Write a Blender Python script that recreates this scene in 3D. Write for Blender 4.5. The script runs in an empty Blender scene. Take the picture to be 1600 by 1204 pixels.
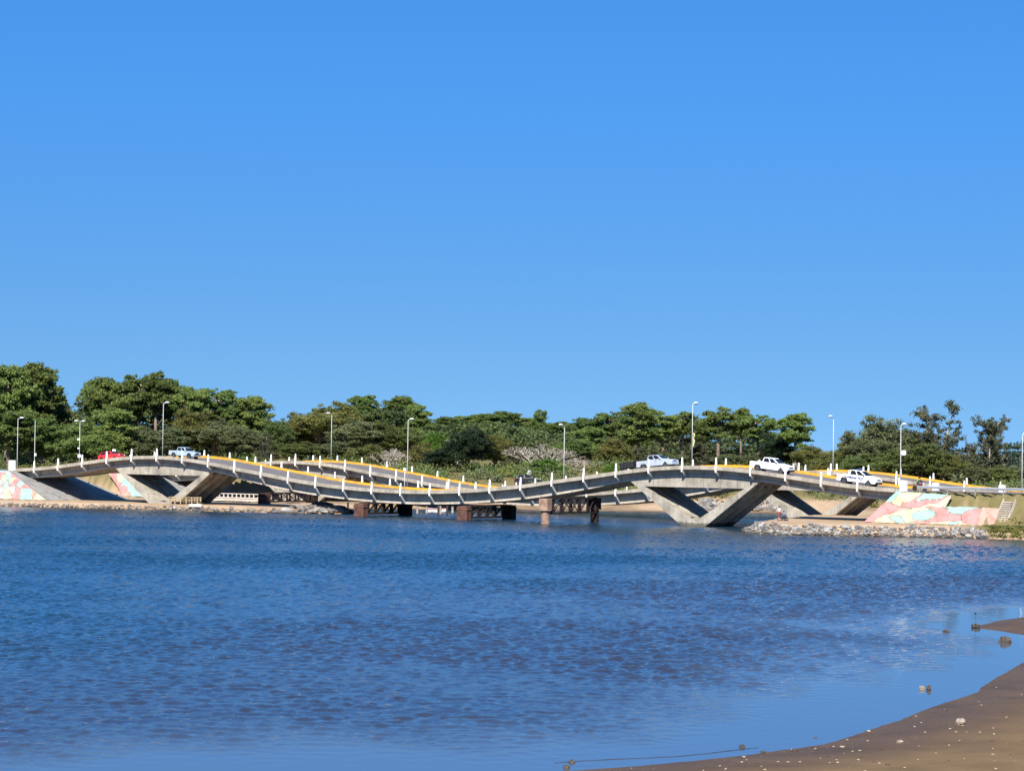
import bpy, bmesh, math, random
from mathutils import Vector, Matrix, noise
R = math.radians
scene = bpy.context.scene
COL = scene.collection

# ------------------------------------------------------------------ camera
CAM_H, F_PX, CX, CY, HORIZON = 10.0, 4031.0, 800.0, 602.0, 696.6      # metres / pixels of the 1600 wide photo
cam_d = bpy.data.cameras.new("camera"); cam = bpy.data.objects.new("camera", cam_d); COL.objects.link(cam)
cam_d.sensor_width = 36.0; cam_d.lens = 36.0 * F_PX / 1600.0
cam_d.clip_start = 1.0; cam_d.clip_end = 20000.0
CAM_R = Matrix.Rotation(math.pi / 2 + math.atan((HORIZON - CY) / F_PX), 3, 'X') @ Matrix.Rotation(R(.8), 3, 'Z')
cam.matrix_world = Matrix.Translation((0, 0, CAM_H)) @ CAM_R.to_4x4()
scene.camera = cam

# ------------------------------------------------------------------ sky, sun, exposure
SUN_EL, SUN_AZ = R(44), R(190)
W = bpy.data.worlds.new("World"); scene.world = W; W.use_nodes = True
wn, wl = W.node_tree.nodes, W.node_tree.links
wn.clear()
w_out = wn.new('ShaderNodeOutputWorld'); w_bg = wn.new('ShaderNodeBackground')
sky = wn.new('ShaderNodeTexSky'); sky.sky_type = 'NISHITA'; sky.sun_disc = False
sky.sun_elevation = SUN_EL; sky.sun_rotation = SUN_AZ
sky.altitude = 0; sky.air_density = 1.0; sky.dust_density = 0.0; sky.ozone_density = 4.0
tc = wn.new('ShaderNodeTexCoord'); sep = wn.new('ShaderNodeSeparateXYZ'); com = wn.new('ShaderNodeCombineXYZ')
mz = wn.new('ShaderNodeMath'); mz.operation = 'MULTIPLY_ADD'; mz.inputs[1].default_value = 1.8; mz.inputs[2].default_value = 0.22
mx = wn.new('ShaderNodeMath'); mx.operation = 'MAXIMUM'; mx.inputs[1].default_value = 0.0
nv = wn.new('ShaderNodeVectorMath'); nv.operation = 'NORMALIZE'
hs = wn.new('ShaderNodeHueSaturation'); hs.inputs['Hue'].default_value = .487; hs.inputs['Saturation'].default_value = 1.22; hs.inputs['Value'].default_value = 1.22
wl.new(tc.outputs['Generated'], sep.inputs[0])
wl.new(sep.outputs[0], com.inputs[0]); wl.new(sep.outputs[1], com.inputs[1])
wl.new(sep.outputs[2], mx.inputs[0]); wl.new(mx.outputs[0], mz.inputs[0]); wl.new(mz.outputs[0], com.inputs[2])
wl.new(com.outputs[0], nv.inputs[0]); wl.new(nv.outputs[0], sky.inputs['Vector'])
wl.new(sky.outputs[0], hs.inputs['Color']); # the air near the horizon is a touch duller than the clear blue above it
tin = wn.new('ShaderNodeValToRGB'); tin.color_ramp.elements[0].position = .0; tin.color_ramp.elements[0].color = (.90, .745, .76, 1)
tin.color_ramp.elements[1].position = .18; tin.color_ramp.elements[1].color = (.80, .97, 1.27, 1); tin.color_ramp.interpolation = 'EASE'
tm = wn.new('ShaderNodeMix'); tm.data_type = 'RGBA'; tm.blend_type = 'MULTIPLY'; tm.inputs[0].default_value = 1.0
wl.new(mx.outputs[0], tin.inputs[0]); wl.new(hs.outputs[0], tm.inputs[6]); wl.new(tin.outputs[0], tm.inputs[7]); wl.new(tm.outputs[2], w_bg.inputs['Color'])
w_bg.inputs['Strength'].default_value = 0.077
wl.new(w_bg.outputs[0], w_out.inputs['Surface'])
sun_d = bpy.data.lights.new("sun", 'SUN'); sun_d.energy = 5.0; sun_d.angle = R(.5); sun_d.color = (1, .95, .87)
sun = bpy.data.objects.new("sun", sun_d); COL.objects.link(sun)
SUN_DIR = Vector((math.sin(SUN_AZ) * math.cos(SUN_EL), math.cos(SUN_AZ) * math.cos(SUN_EL), math.sin(SUN_EL)))
sun.rotation_euler = SUN_DIR.to_track_quat('Z', 'Y').to_euler()
scene.view_settings.view_transform = 'Standard'; scene.view_settings.look = 'None'
scene.view_settings.exposure = 1.02; scene.view_settings.gamma = 1.0
scene.render.engine = 'CYCLES'

# ------------------------------------------------------------------ frames: photo pixel -> place, bridge (t along, q across) -> place
def ray(x, y): return CAM_R @ Vector(((x - CX) / F_PX, (CY - y) / F_PX, -1.0))
def at(x, y, D):                       # point seen at pixel x, y at depth D
    d = ray(x, y); return Vector((0, 0, CAM_H)) + d * (D / d.y)
def onz(x, y, z):                      # point seen at pixel x, y on the level z
    d = ray(x, y); return Vector((0, 0, CAM_H)) + d * ((z - CAM_H) / d.z)
TH = R(34)
U = Vector((math.cos(TH), -math.sin(TH), 0)); N = Vector((math.sin(TH), math.cos(TH), 0))
O = Vector((-73.64, 397.0, 0))
BW = 9.5                               # deck width
def B(t, q, z): return O + U * t + N * q + Vector((0, 0, z))
def tq(p): d = Vector((p[0], p[1], 0)) - O; return d.dot(U), d.dot(N)
def onq(x, y, q):
    d = ray(x, y); c = Vector((0, 0, CAM_H)); s = ((O - c).dot(N) + q) / d.dot(N); p = c + d * s
    return (p - O).dot(U), p.z
PROF = [(-5, 3.32), (0, 3.23), (5, 3.32), (10, 3.54), (15, 3.93), (20, 4.45), (25, 5.15), (30.3, 5.84), (35.3, 6.54), (40.2, 7.08), (45.3, 7.33),
        (50.3, 7.24), (55.6, 6.82), (60.6, 6.25), (65.6, 5.65), (70.7, 5.2), (74.8, 5.0), (80, 4.95), (95, 4.95), (160, 4.95)]
def interp(tab, x):
    for i in range(1, len(tab) - 2):
        if x <= tab[i + 1][0]: break
    (x0, y0), (x1, y1), (x2, y2), (x3, y3) = tab[i - 1], tab[i], tab[i + 1], tab[i + 2]
    h = x2 - x1; f = (x - x1) / h
    m1 = (y2 - y0) / (x2 - x0) * h; m2 = (y3 - y1) / (x3 - x1) * h
    return (2*f**3-3*f**2+1)*y1 + (f**3-2*f**2+f)*m1 + (-2*f**3+3*f**2)*y2 + (f**3-f**2)*m2
T_MID, T_A, T_B = 71.2, -3.6, 146.0
def slab_z(t): return interp(PROF, abs(t - T_MID))          # underside of the deck slab of the near bridge
BR = [dict(q=0.0, dt=0.0, dz=0.0), dict(q=33.8, dt=-.85, dz=-.65)]
ROAD_UP = .26                                                 # road surface above the slab underside

# ------------------------------------------------------------------ tags and mesh helper
def tag(o, label=None, cat=None, group=None, kind=None):
    if label: o['label'] = label
    if cat: o['category'] = cat
    if group: o['group'] = group
    if kind: o['kind'] = kind
    return o
def empty(name, loc=(0, 0, 0), label=None, cat=None, group=None, mat=None):
    o = bpy.data.objects.new(name, None); COL.objects.link(o)
    if mat is not None: o.matrix_world = mat
    else: o.location = loc
    return tag(o, label, cat, group)
def copy_tree(o, parent=None):
    c = o.copy(); COL.objects.link(c)
    if parent: c.parent = parent
    for ch in list(o.children): copy_tree(ch, c)
    return c

class MB:
    def __init__(s): s.v, s.f, s.m = [], [], []
    def add(s, vs, fs, mi=0):
        b = len(s.v); s.v += [Vector(p) for p in vs]; s.f += [tuple(b + i for i in f) for f in fs]; s.m += [mi] * len(fs); return s
    def box(s, c, d, rot=None, mi=0, taper=1.0):
        vs = []
        for z in (-1, 1):
            k = taper if z > 0 else 1
            for y in (-1, 1):
                for x in (-1, 1):
                    p = Vector((x * d[0] / 2 * k, y * d[1] / 2 * k, z * d[2] / 2))
                    if rot: p = rot @ p
                    vs.append(p + Vector(c))
        return s.add(vs, [(0, 2, 3, 1), (4, 5, 7, 6), (0, 1, 5, 4), (2, 6, 7, 3), (0, 4, 6, 2), (1, 3, 7, 5)], mi)
    def prism(s, poly, fn, a, b, mi=0):    # poly of 2-D points, fn(p, w) -> 3-D at extrusion a and b
        n = len(poly); vs = [fn(p, a) for p in poly] + [fn(p, b) for p in poly]
        fs = [tuple(range(n - 1, -1, -1)), tuple(range(n, 2 * n))] + [(i, (i + 1) % n, n + (i + 1) % n, n + i) for i in range(n)]
        return s.add(vs, fs, mi)
    def tube(s, pts, rad, n=8, mi=0, cap=True):
        pts = [Vector(p) for p in pts]; b = len(s.v); rings = []
        if not hasattr(rad, '__len__'): rad = [rad] * len(pts)
        for i, p in enumerate(pts):
            d = (pts[min(i + 1, len(pts) - 1)] - pts[max(i - 1, 0)])
            d = d.normalized() if d.length > 1e-9 else Vector((0, 0, 1))
            a = d.orthogonal() if abs(d.z) < .95 else d.cross(Vector((0, 1, 0)))
            a = (Vector((0, 0, 1)).cross(d) if abs(d.z) < .95 else a).normalized(); c = d.cross(a)
            rings.append([p + (a * math.cos(k * 2 * math.pi / n) + c * math.sin(k * 2 * math.pi / n)) * rad[i] for k in range(n)])
        vs = [p for r in rings for p in r]; fs = []
        for i in range(len(pts) - 1):
            for k in range(n): fs.append((i * n + k, i * n + (k + 1) % n, (i + 1) * n + (k + 1) % n, (i + 1) * n + k))
        if cap: fs += [tuple(range(n - 1, -1, -1)), tuple(range((len(pts) - 1) * n, len(pts) * n))]
        return s.add(vs, fs, mi)
    def ball(s, c, r, nu=10, nv=6, mi=0, bump=0, seed=0):
        c = Vector(c); r = Vector(r) if hasattr(r, '__len__') else Vector((r, r, r)); vs = []
        def P(th, ph):
            d = Vector((math.sin(ph) * math.cos(th), math.sin(ph) * math.sin(th), math.cos(ph)))
            k = 1 + (bump * noise.noise(d * 1.7 + Vector((seed * 3.1, seed * 1.7, seed))) if bump else 0)
            return c + Vector((d.x * r.x, d.y * r.y, d.z * r.z)) * k
        vs.append(P(0, 0))
        for j in range(1, nv):
            for i in range(nu): vs.append(P(i * 2 * math.pi / nu, j * math.pi / nv))
        vs.append(P(0, math.pi)); fs = []
        for i in range(nu): fs.append((0, 1 + i, 1 + (i + 1) % nu))
        for j in range(nv - 2):
            for i in range(nu):
                a = 1 + j * nu + i; b_ = 1 + j * nu + (i + 1) % nu; fs.append((a, a + nu, b_ + nu, b_))
        L = len(vs) - 1; a = 1 + (nv - 2) * nu
        for i in range(nu): fs.append((L, a + (i + 1) % nu, a + i))
        return s.add(vs, fs, mi)
    def build(s, name, mat, parent=None, smooth=False, bevel=0):
        me = bpy.data.meshes.new(name); me.from_pydata([tuple(p) for p in s.v], [], s.f); me.update()
        for m in (mat if isinstance(mat, (list, tuple)) else [mat]): me.materials.append(m)
        me.polygons.foreach_set('material_index', s.m)
        if smooth: me.polygons.foreach_set('use_smooth', [True] * len(s.f))
        o = bpy.data.objects.new(name, me); COL.objects.link(o)
        if parent is not None: o.parent = parent
        if bevel:
            md = o.modifiers.new('bevel', 'BEVEL'); md.width = bevel; md.segments = 2; md.limit_method = 'ANGLE'
        return o
def inv_build(mb, name, mat, parent, **k):     # mb given in world coordinates, parent an empty with a transform
    im = parent.matrix_world.inverted(); mb.v = [im @ p for p in mb.v]; return mb.build(name, mat, parent, **k)

# ------------------------------------------------------------------ materials
def mat(name, col, rough=.8, var=0.0, scale=1.0, col2=None, bump=0.0, bscale=None, metal=0.0, spec=.3, detail=5, obj_rand=0.0, stretch=None, lo=.35, hi=.65):
    m = bpy.data.materials.new(name); m.use_nodes = True; nt = m.node_tree; nd, lk = nt.nodes, nt.links
    b = nd['Principled BSDF']; b.inputs['Roughness'].default_value = rough; b.inputs['Metallic'].default_value = metal
    b.inputs['Specular IOR Level'].default_value = spec
    if col2 is None: col2 = tuple(c * (1 - var) for c in col)
    t = nd.new('ShaderNodeTexCoord'); mp = nd.new('ShaderNodeMapping'); lk.new(t.outputs['Object'], mp.inputs[0])
    if stretch: mp.inputs['Scale'].default_value = stretch
    nz = nd.new('ShaderNodeTexNoise'); nz.inputs['Scale'].default_value = scale; nz.inputs['Detail'].default_value = detail; nz.inputs['Roughness'].default_value = .65
    lk.new(mp.outputs[0], nz.inputs['Vector'])
    cr = nd.new('ShaderNodeValToRGB'); cr.color_ramp.elements[0].position = lo; cr.color_ramp.elements[1].position = hi
    cr.color_ramp.elements[0].color = (*col2, 1); cr.color_ramp.elements[1].color = (*col, 1)
    lk.new(nz.outputs[0], cr.inputs[0]); out = cr.outputs[0]
    if obj_rand:
        oi = nd.new('ShaderNodeObjectInfo'); h = nd.new('ShaderNodeHueSaturation')
        ma = nd.new('ShaderNodeMapRange'); ma.inputs[3].default_value = 1 - obj_rand; ma.inputs[4].default_value = 1 + obj_rand
        lk.new(oi.outputs['Random'], ma.inputs[0]); lk.new(ma.outputs[0], h.inputs['Value'])
        mb_ = nd.new('ShaderNodeMapRange'); mb_.inputs[3].default_value = .5 - obj_rand * .07; mb_.inputs[4].default_value = .5 + obj_rand * .05
        mo = nd.new('ShaderNodeMath'); mo.operation = 'FRACT'; mu = nd.new('ShaderNodeMath'); mu.operation = 'MULTIPLY'; mu.inputs[1].default_value = 7.3
        lk.new(oi.outputs['Random'], mu.inputs[0]); lk.new(mu.outputs[0], mo.inputs[0]); lk.new(mo.outputs[0], mb_.inputs[0]); lk.new(mb_.outputs[0], h.inputs['Hue'])
        lk.new(out, h.inputs['Color']); out = h.outputs[0]
    lk.new(out, b.inputs['Base Color'])
    if bump:
        bn = nd.new('ShaderNodeTexNoise'); bn.inputs['Scale'].default_value = bscale or scale * 4; bn.inputs['Detail'].default_value = 4
        lk.new(mp.outputs[0], bn.inputs['Vector'])
        bu = nd.new('ShaderNodeBump'); bu.inputs['Strength'].default_value = bump; bu.inputs['Distance'].default_value = .15
        lk.new(bn.outputs[0], bu.inputs['Height']); lk.new(bu.outputs[0], b.inputs['Normal'])
    return m
def leaf_mat(name, col, col2, scale=.35, trans=.45, rnd=.2):
    m = mat(name, col, .6, scale=scale, col2=col2, obj_rand=rnd, spec=.25, detail=3)
    nd, lk = m.node_tree.nodes, m.node_tree.links; b = nd['Principled BSDF']; src = b.inputs['Base Color'].links[0].from_socket
    t = nd.new('ShaderNodeBsdfTranslucent'); lk.new(src, t.inputs['Color'])
    mx_ = nd.new('ShaderNodeMixShader'); mx_.inputs[0].default_value = trans
    lk.new(b.outputs[0], mx_.inputs[1]); lk.new(t.outputs[0], mx_.inputs[2]); lk.new(mx_.outputs[0], nd['Material Output'].inputs['Surface'])
    return m
M = {}
U_AX = (math.cos(R(34)), -math.sin(R(34)))
def concrete(name, base, dark, tide=False):
    m = mat(name, base, .9, scale=.55, col2=dark, bump=.25, bscale=6, spec=.15, detail=8, lo=.3, hi=.62)
    nd, lk = m.node_tree.nodes, m.node_tree.links; b = nd['Principled BSDF']; src = b.inputs['Base Color'].links[0].from_socket
    # rain streaks: noise squeezed along the vertical
    t = nd.new('ShaderNodeTexCoord'); mp = nd.new('ShaderNodeMapping'); mp.inputs['Scale'].default_value = (1.6, 1.6, .12)
    nz = nd.new('ShaderNodeTexNoise'); nz.inputs['Scale'].default_value = 1.5; nz.inputs['Detail'].default_value = 6
    cr = nd.new('ShaderNodeValToRGB'); cr.color_ramp.elements[0].position = .38; cr.color_ramp.elements[0].color = (.72, .70, .67, 1)
    cr.color_ramp.elements[1].position = .55; cr.color_ramp.elements[1].color = (1, 1, 1, 1)
    mxn = nd.new('ShaderNodeMix'); mxn.data_type = 'RGBA'; mxn.blend_type = 'MULTIPLY'; mxn.inputs[0].default_value = .4
    lk.new(t.outputs['Object'], mp.inputs[0]); lk.new(mp.outputs[0], nz.inputs['Vector']); lk.new(nz.outputs[0], cr.inputs[0])
    lk.new(src, mxn.inputs[6]); lk.new(cr.outputs[0], mxn.inputs[7]); lk.new(mxn.outputs[2], b.inputs['Base Color'])
    # formwork joints: thin dark lines every 2.5 m along the bridge
    dv = nd.new('ShaderNodeVectorMath'); dv.operation = 'DOT_PRODUCT'; dv.inputs[1].default_value = (U_AX[0], U_AX[1], 0); lk.new(t.outputs['Object'], dv.inputs[0])
    sc_ = nd.new('ShaderNodeMath'); sc_.operation = 'MULTIPLY_ADD'; sc_.inputs[1].default_value = .4; lk.new(dv.outputs['Value'], sc_.inputs[0]); sc_.inputs[2].default_value = 60.3
    fr = nd.new('ShaderNodeMath'); fr.operation = 'FRACT'; lk.new(sc_.outputs[0], fr.inputs[0])
    cm = nd.new('ShaderNodeMath'); cm.operation = 'LESS_THAN'; cm.inputs[1].default_value = .045; lk.new(fr.outputs[0], cm.inputs[0])
    ms = nd.new('ShaderNodeMath'); ms.operation = 'MULTIPLY'; ms.inputs[1].default_value = .42; lk.new(cm.outputs[0], ms.inputs[0])
    mj = nd.new('ShaderNodeMix'); mj.data_type = 'RGBA'; mj.blend_type = 'MULTIPLY'; lk.new(ms.outputs[0], mj.inputs[0]); lk.new(mxn.outputs[2], mj.inputs[6]); mj.inputs[7].default_value = (.35, .32, .29, 1); lk.new(mj.outputs[2], b.inputs['Base Color']); mxn = mj
    if tide:                               # dark band of algae left by the tide
        sx = nd.new('ShaderNodeSeparateXYZ'); lk.new(t.outputs['Object'], sx.inputs[0]); n2 = nd.new('ShaderNodeTexNoise'); n2.inputs['Scale'].default_value = 2.5; n2.inputs['Detail'].default_value = 5; lk.new(t.outputs['Object'], n2.inputs['Vector'])
        ad = nd.new('ShaderNodeMath'); ad.operation = 'MULTIPLY_ADD'; ad.inputs[1].default_value = -.7; lk.new(n2.outputs[0], ad.inputs[0]); lk.new(sx.outputs[2], ad.inputs[2])
        mr = nd.new('ShaderNodeMapRange'); mr.inputs[1].default_value = .0; mr.inputs[2].default_value = .22; mr.inputs[3].default_value = .8; mr.inputs[4].default_value = 0; lk.new(ad.outputs[0], mr.inputs[0])
        m2 = nd.new('ShaderNodeMix'); m2.data_type = 'RGBA'; lk.new(mr.outputs[0], m2.inputs[0]); lk.new(mxn.outputs[2], m2.inputs[6]); m2.inputs[7].default_value = (.045, .045, .03, 1); lk.new(m2.outputs[2], b.inputs['Base Color'])
    return m
M['concrete'] = concrete('weathered_concrete', (.48, .415, .335), (.30, .26, .205))
M['fascia'] = concrete('fascia_concrete', (.37, .33, .265), (.20, .175, .14))
M['pier'] = concrete('pier_concrete', (.37, .335, .275), (.19, .17, .135), tide=True)
M['white'] = mat('white_paint', (.82, .81, .78), .6, var=.12, scale=1.5)
M['whitefin'] = mat('white_post_paint', (.82, .81, .77), .65, col2=(.56, .53, .47), scale=1.6, lo=.3, hi=.5, obj_rand=.1)
M['yellow'] = mat('yellow_kerb_paint', (.62, .31, .022), .7, col2=(.42, .22, .04), scale=.9, detail=9, lo=.38, hi=.55)
M['asphalt'] = mat('asphalt', (.15, .135, .13), .9, var=.35, scale=.9)
M['rust'] = mat('rusty_steel', (.028, .0145, .011), .85, col2=(.010, .007, .006), scale=2.2, bump=.2)
M['redconc'] = mat('rust_stained_concrete', (.135, .062, .042), .9, col2=(.055, .028, .022), scale=1.2, bump=.2)
M['tanconc'] = mat('tan_stained_concrete', (.33, .235, .165), .9, col2=(.17, .09, .06), scale=1.0, bump=.2)
M['galv'] = mat('galvanised_steel', (.45, .46, .47), .45, var=.2, scale=3, metal=.6)
M['pole'] = mat('pale_pole_steel', (.44, .45, .44), .5, var=.15, scale=2)
M['lampw'] = mat('lamp_head_white', (.85, .86, .87), .35, var=.05)
M['wood'] = mat('raw_timber', (.36, .27, .16), .8, var=.4, scale=3)
M['darkwood'] = mat('dark_pile_wood', (.05, .042, .035), .9, var=.4, scale=3)
M['rock'] = mat('riprap_rock', (.23, .215, .195), .9, col2=(.075, .072, .07), scale=1.0, bump=.4, obj_rand=.15)
M['stone'] = mat('shore_stone', (.10, .08, .062), .8, col2=(.03, .025, .02), scale=6, bump=.5)
M['palestone'] = mat('pale_shore_stone', (.32, .27, .21), .85, col2=(.16, .13, .10), scale=8, bump=.4)
M['bark'] = mat('pine_bark', (.25, .19, .145), .9, col2=(.11, .08, .062), scale=1.2, bump=.4, stretch=(1, 1, .3))
M['palebark'] = mat('pale_bark', (.34, .30, .25), .9, col2=(.16, .13, .105), scale=1.3, bump=.3, stretch=(1, 1, .3))
M['twig'] = mat('bare_twig', (.50, .44, .36), .9, col2=(.32, .27, .22), scale=1.5)
M['pine'] = leaf_mat('pine_needles', (.205, .262, .066), (.095, .15, .042), scale=.8, rnd=.28)
M['bush'] = leaf_mat('broad_leaves', (.19, .235, .066), (.09, .128, .042), scale=.8, rnd=.3)
M['grey'] = leaf_mat('greyish_leaves', (.21, .23, .10), (.10, .12, .055), scale=.8, rnd=.22)
M['olive'] = leaf_mat('olive_brown_leaves', (.225, .22, .06), (.11, .115, .036), scale=.8, rnd=.18)
M['dark'] = leaf_mat('dark_leaves', (.042, .07, .03), (.02, .036, .017), scale=.5, rnd=.15)
M['green'] = leaf_mat('fresh_green_leaves', (.15, .27, .035), (.065, .14, .022), scale=.6, rnd=.12)
M['wood_far'] = leaf_mat('distant_wood_leaves', (.12, .155, .05), (.05, .072, .03), scale=.25, rnd=0)
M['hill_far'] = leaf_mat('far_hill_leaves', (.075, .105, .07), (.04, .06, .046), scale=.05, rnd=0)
M['glass'] = mat('dark_glass', (.012, .014, .018), .12, var=.1, spec=.22)
M['tyre'] = mat('tyre_rubber', (.02, .02, .02), .85, var=.2)
M['rim'] = mat('alloy_rim', (.15, .15, .16), .4, var=.1, metal=.5)
M['black'] = mat('black_plastic', (.02, .02, .022), .6, var=.2)
M['lens'] = mat('headlight_lens', (.75, .78, .8), .12, var=.05, spec=.8)
M['redlens'] = mat('tail_light_red', (.45, .02, .015), .3, var=.1)
M['skin'] = mat('skin', (.42, .25, .17), .6, var=.1)
M['hair'] = mat('dark_hair', (.03, .02, .015), .7, var=.2)

def wet_foot(m, z0, z1, k=.35):          # rock darkened where the water wets it
    nd, lk = m.node_tree.nodes, m.node_tree.links; b = nd['Principled BSDF']; src = b.inputs['Base Color'].links[0].from_socket
    t = nd.new('ShaderNodeTexCoord'); sx = nd.new('ShaderNodeSeparateXYZ'); lk.new(t.outputs['Object'], sx.inputs[0])
    mr = nd.new('ShaderNodeMapRange'); mr.inputs[1].default_value = z0; mr.inputs[2].default_value = z1; mr.inputs[3].default_value = k; mr.inputs[4].default_value = 1; lk.new(sx.outputs[2], mr.inputs[0])
    hv = nd.new('ShaderNodeHueSaturation'); lk.new(src, hv.inputs['Color']); lk.new(mr.outputs[0], hv.inputs['Value']); lk.new(hv.outputs[0], b.inputs['Base Color'])
# ------------------------------------------------------------------ shorelines and ground height
SHORE = [(-400, 60), (-60, 66), (-20, 73), (1.7, 79.9), (4.2, 81.5), (7.7, 84.6), (11.1, 88.6), (13.7, 94.6), (16.9, 102.1), (19.4, 107.7), (21.4, 114.2), (24.7, 123.9),
         (27.6, 130), (30, 135), (29.6, 139), (28.3, 142.2), (27.9, 144), (27.2, 146), (26.5, 147.6), (26.9, 149.2), (27.7, 150.6), (29.2, 154.3), (31.6, 158.3), (38, 165), (60, 178), (120, 200), (300, 230),
         (300, 250), (120, 288), (80, 294), (59.4, 298.5), (52, 301.4), (45.4, 303.2), (38, 302.8), (31.3, 303.6), (28.6, 307), (28.2, 311), (29.2, 317), (31.5, 325), (34.2, 333), (37, 343), (39.5, 352), (43, 363), (47, 375), (49, 388), (50, 397),
         (47, 402), (35.5, 405.6), (20.4, 405.2), (5, 403), (-9.6, 398.5), (-17.8, 402), (-25, 399), (-28, 388), (-25, 377), (-22.5, 371), (-23.4, 367.1), (-31.2, 366.3), (-40, 370.7), (-51.1, 377), (-62, 381),
         (-75.8, 383.8), (-110, 387), (-200, 380), (-400, 330)]
def shore_d(x, y):                     # signed distance to the water's edge, positive on land
    best = 1e18; inside = False; n = len(SHORE); j = n - 1
    for i in range(n):
        x0, y0 = SHORE[j]; x1, y1 = SHORE[i]
        dx, dy = x1 - x0, y1 - y0; f = ((x - x0) * dx + (y - y0) * dy) / (dx * dx + dy * dy)
        f = 0 if f < 0 else 1 if f > 1 else f
        d = (x0 + f * dx - x) ** 2 + (y0 + f * dy - y) ** 2
        if d < best: best = d
        if (y0 > y) != (y1 > y) and x < x0 + (y - y0) / (y1 - y0) * dx: inside = not inside
        j = i
    return -math.sqrt(best) if inside else math.sqrt(best)
def smooth(a, b, x):
    f = (x - a) / (b - a); f = 0 if f < 0 else 1 if f > 1 else f; return f * f * (3 - 2 * f)
S_NEAR, S_FAR, S_LEFT, S_RIGHT = .36, 1.2, 2.2, .95      # metres out per metre down: side slopes and the slopes towards the river
def emb(t, q, z):
    for b in BR:
        zr = 4.95 + b['dz'] + ROAD_UP - .08; tt = t - b['dt']
        rec = .5 if (-22 < tt < 9 or 138 < tt < 158.5) else 0     # the ground lies behind the painted concrete
        dq = max((b['q'] - .9 + rec - q) / S_NEAR, (q - (b['q'] + BW + .9)) / S_FAR, 0)
        for dt in ((tt - (T_A - .3)) / S_LEFT, ((T_B + .3) - tt) / S_RIGHT):
            k = max(dq, dt, 0)
            if k < 6: z = max(z, zr - k)
    return z
def ground_z(x, y, wob=True):
    d = shore_d(x, y)
    w = noise.noise(Vector((x * .13, y * .13, .3))) * .5 + noise.noise(Vector((x * .5, y * .5, 7.3))) * .2 if wob else 0
    if y < 250:                        # sandy beach on the near shore
        if d < 0: return max(-1.6, d * .05)
        return min(.045 * d + (.045 * smooth(0, 1, d) * smooth(5, 2, d) + .03 * smooth(3, 9, d)) * w, 4.5)
    if d < 0: return max(-2.0, d * .6)
    t, q = tq((x, y))
    if q < 26 and t > 70:   z = min(1.3, d * .62)                      # right bank, riprap edge
    elif q < 45 and t < 60: z = min(.75, d * .42)                      # left bank
    else:
        z = min(.09 * d, .9) + 2.9 * smooth(7, 28, d)                  # far beach, then a grassy rise
    z += 2.4 * smooth(50, 95, q) * smooth(3, 14, d) * smooth(.14, .10, x / y) + 4.5 * smooth(90, 320, q) * smooth(.11, .06, x / y)
    if t < 20: z += 1.5 * smooth(46, 75, q) * smooth(20, -10, t)
    z += w * .45 * smooth(2, 9, d) * (smooth(16, 30, q) if t > 70 else smooth(14, 26, q) if t < 60 else 1)
    return emb(t, q, z)

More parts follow.
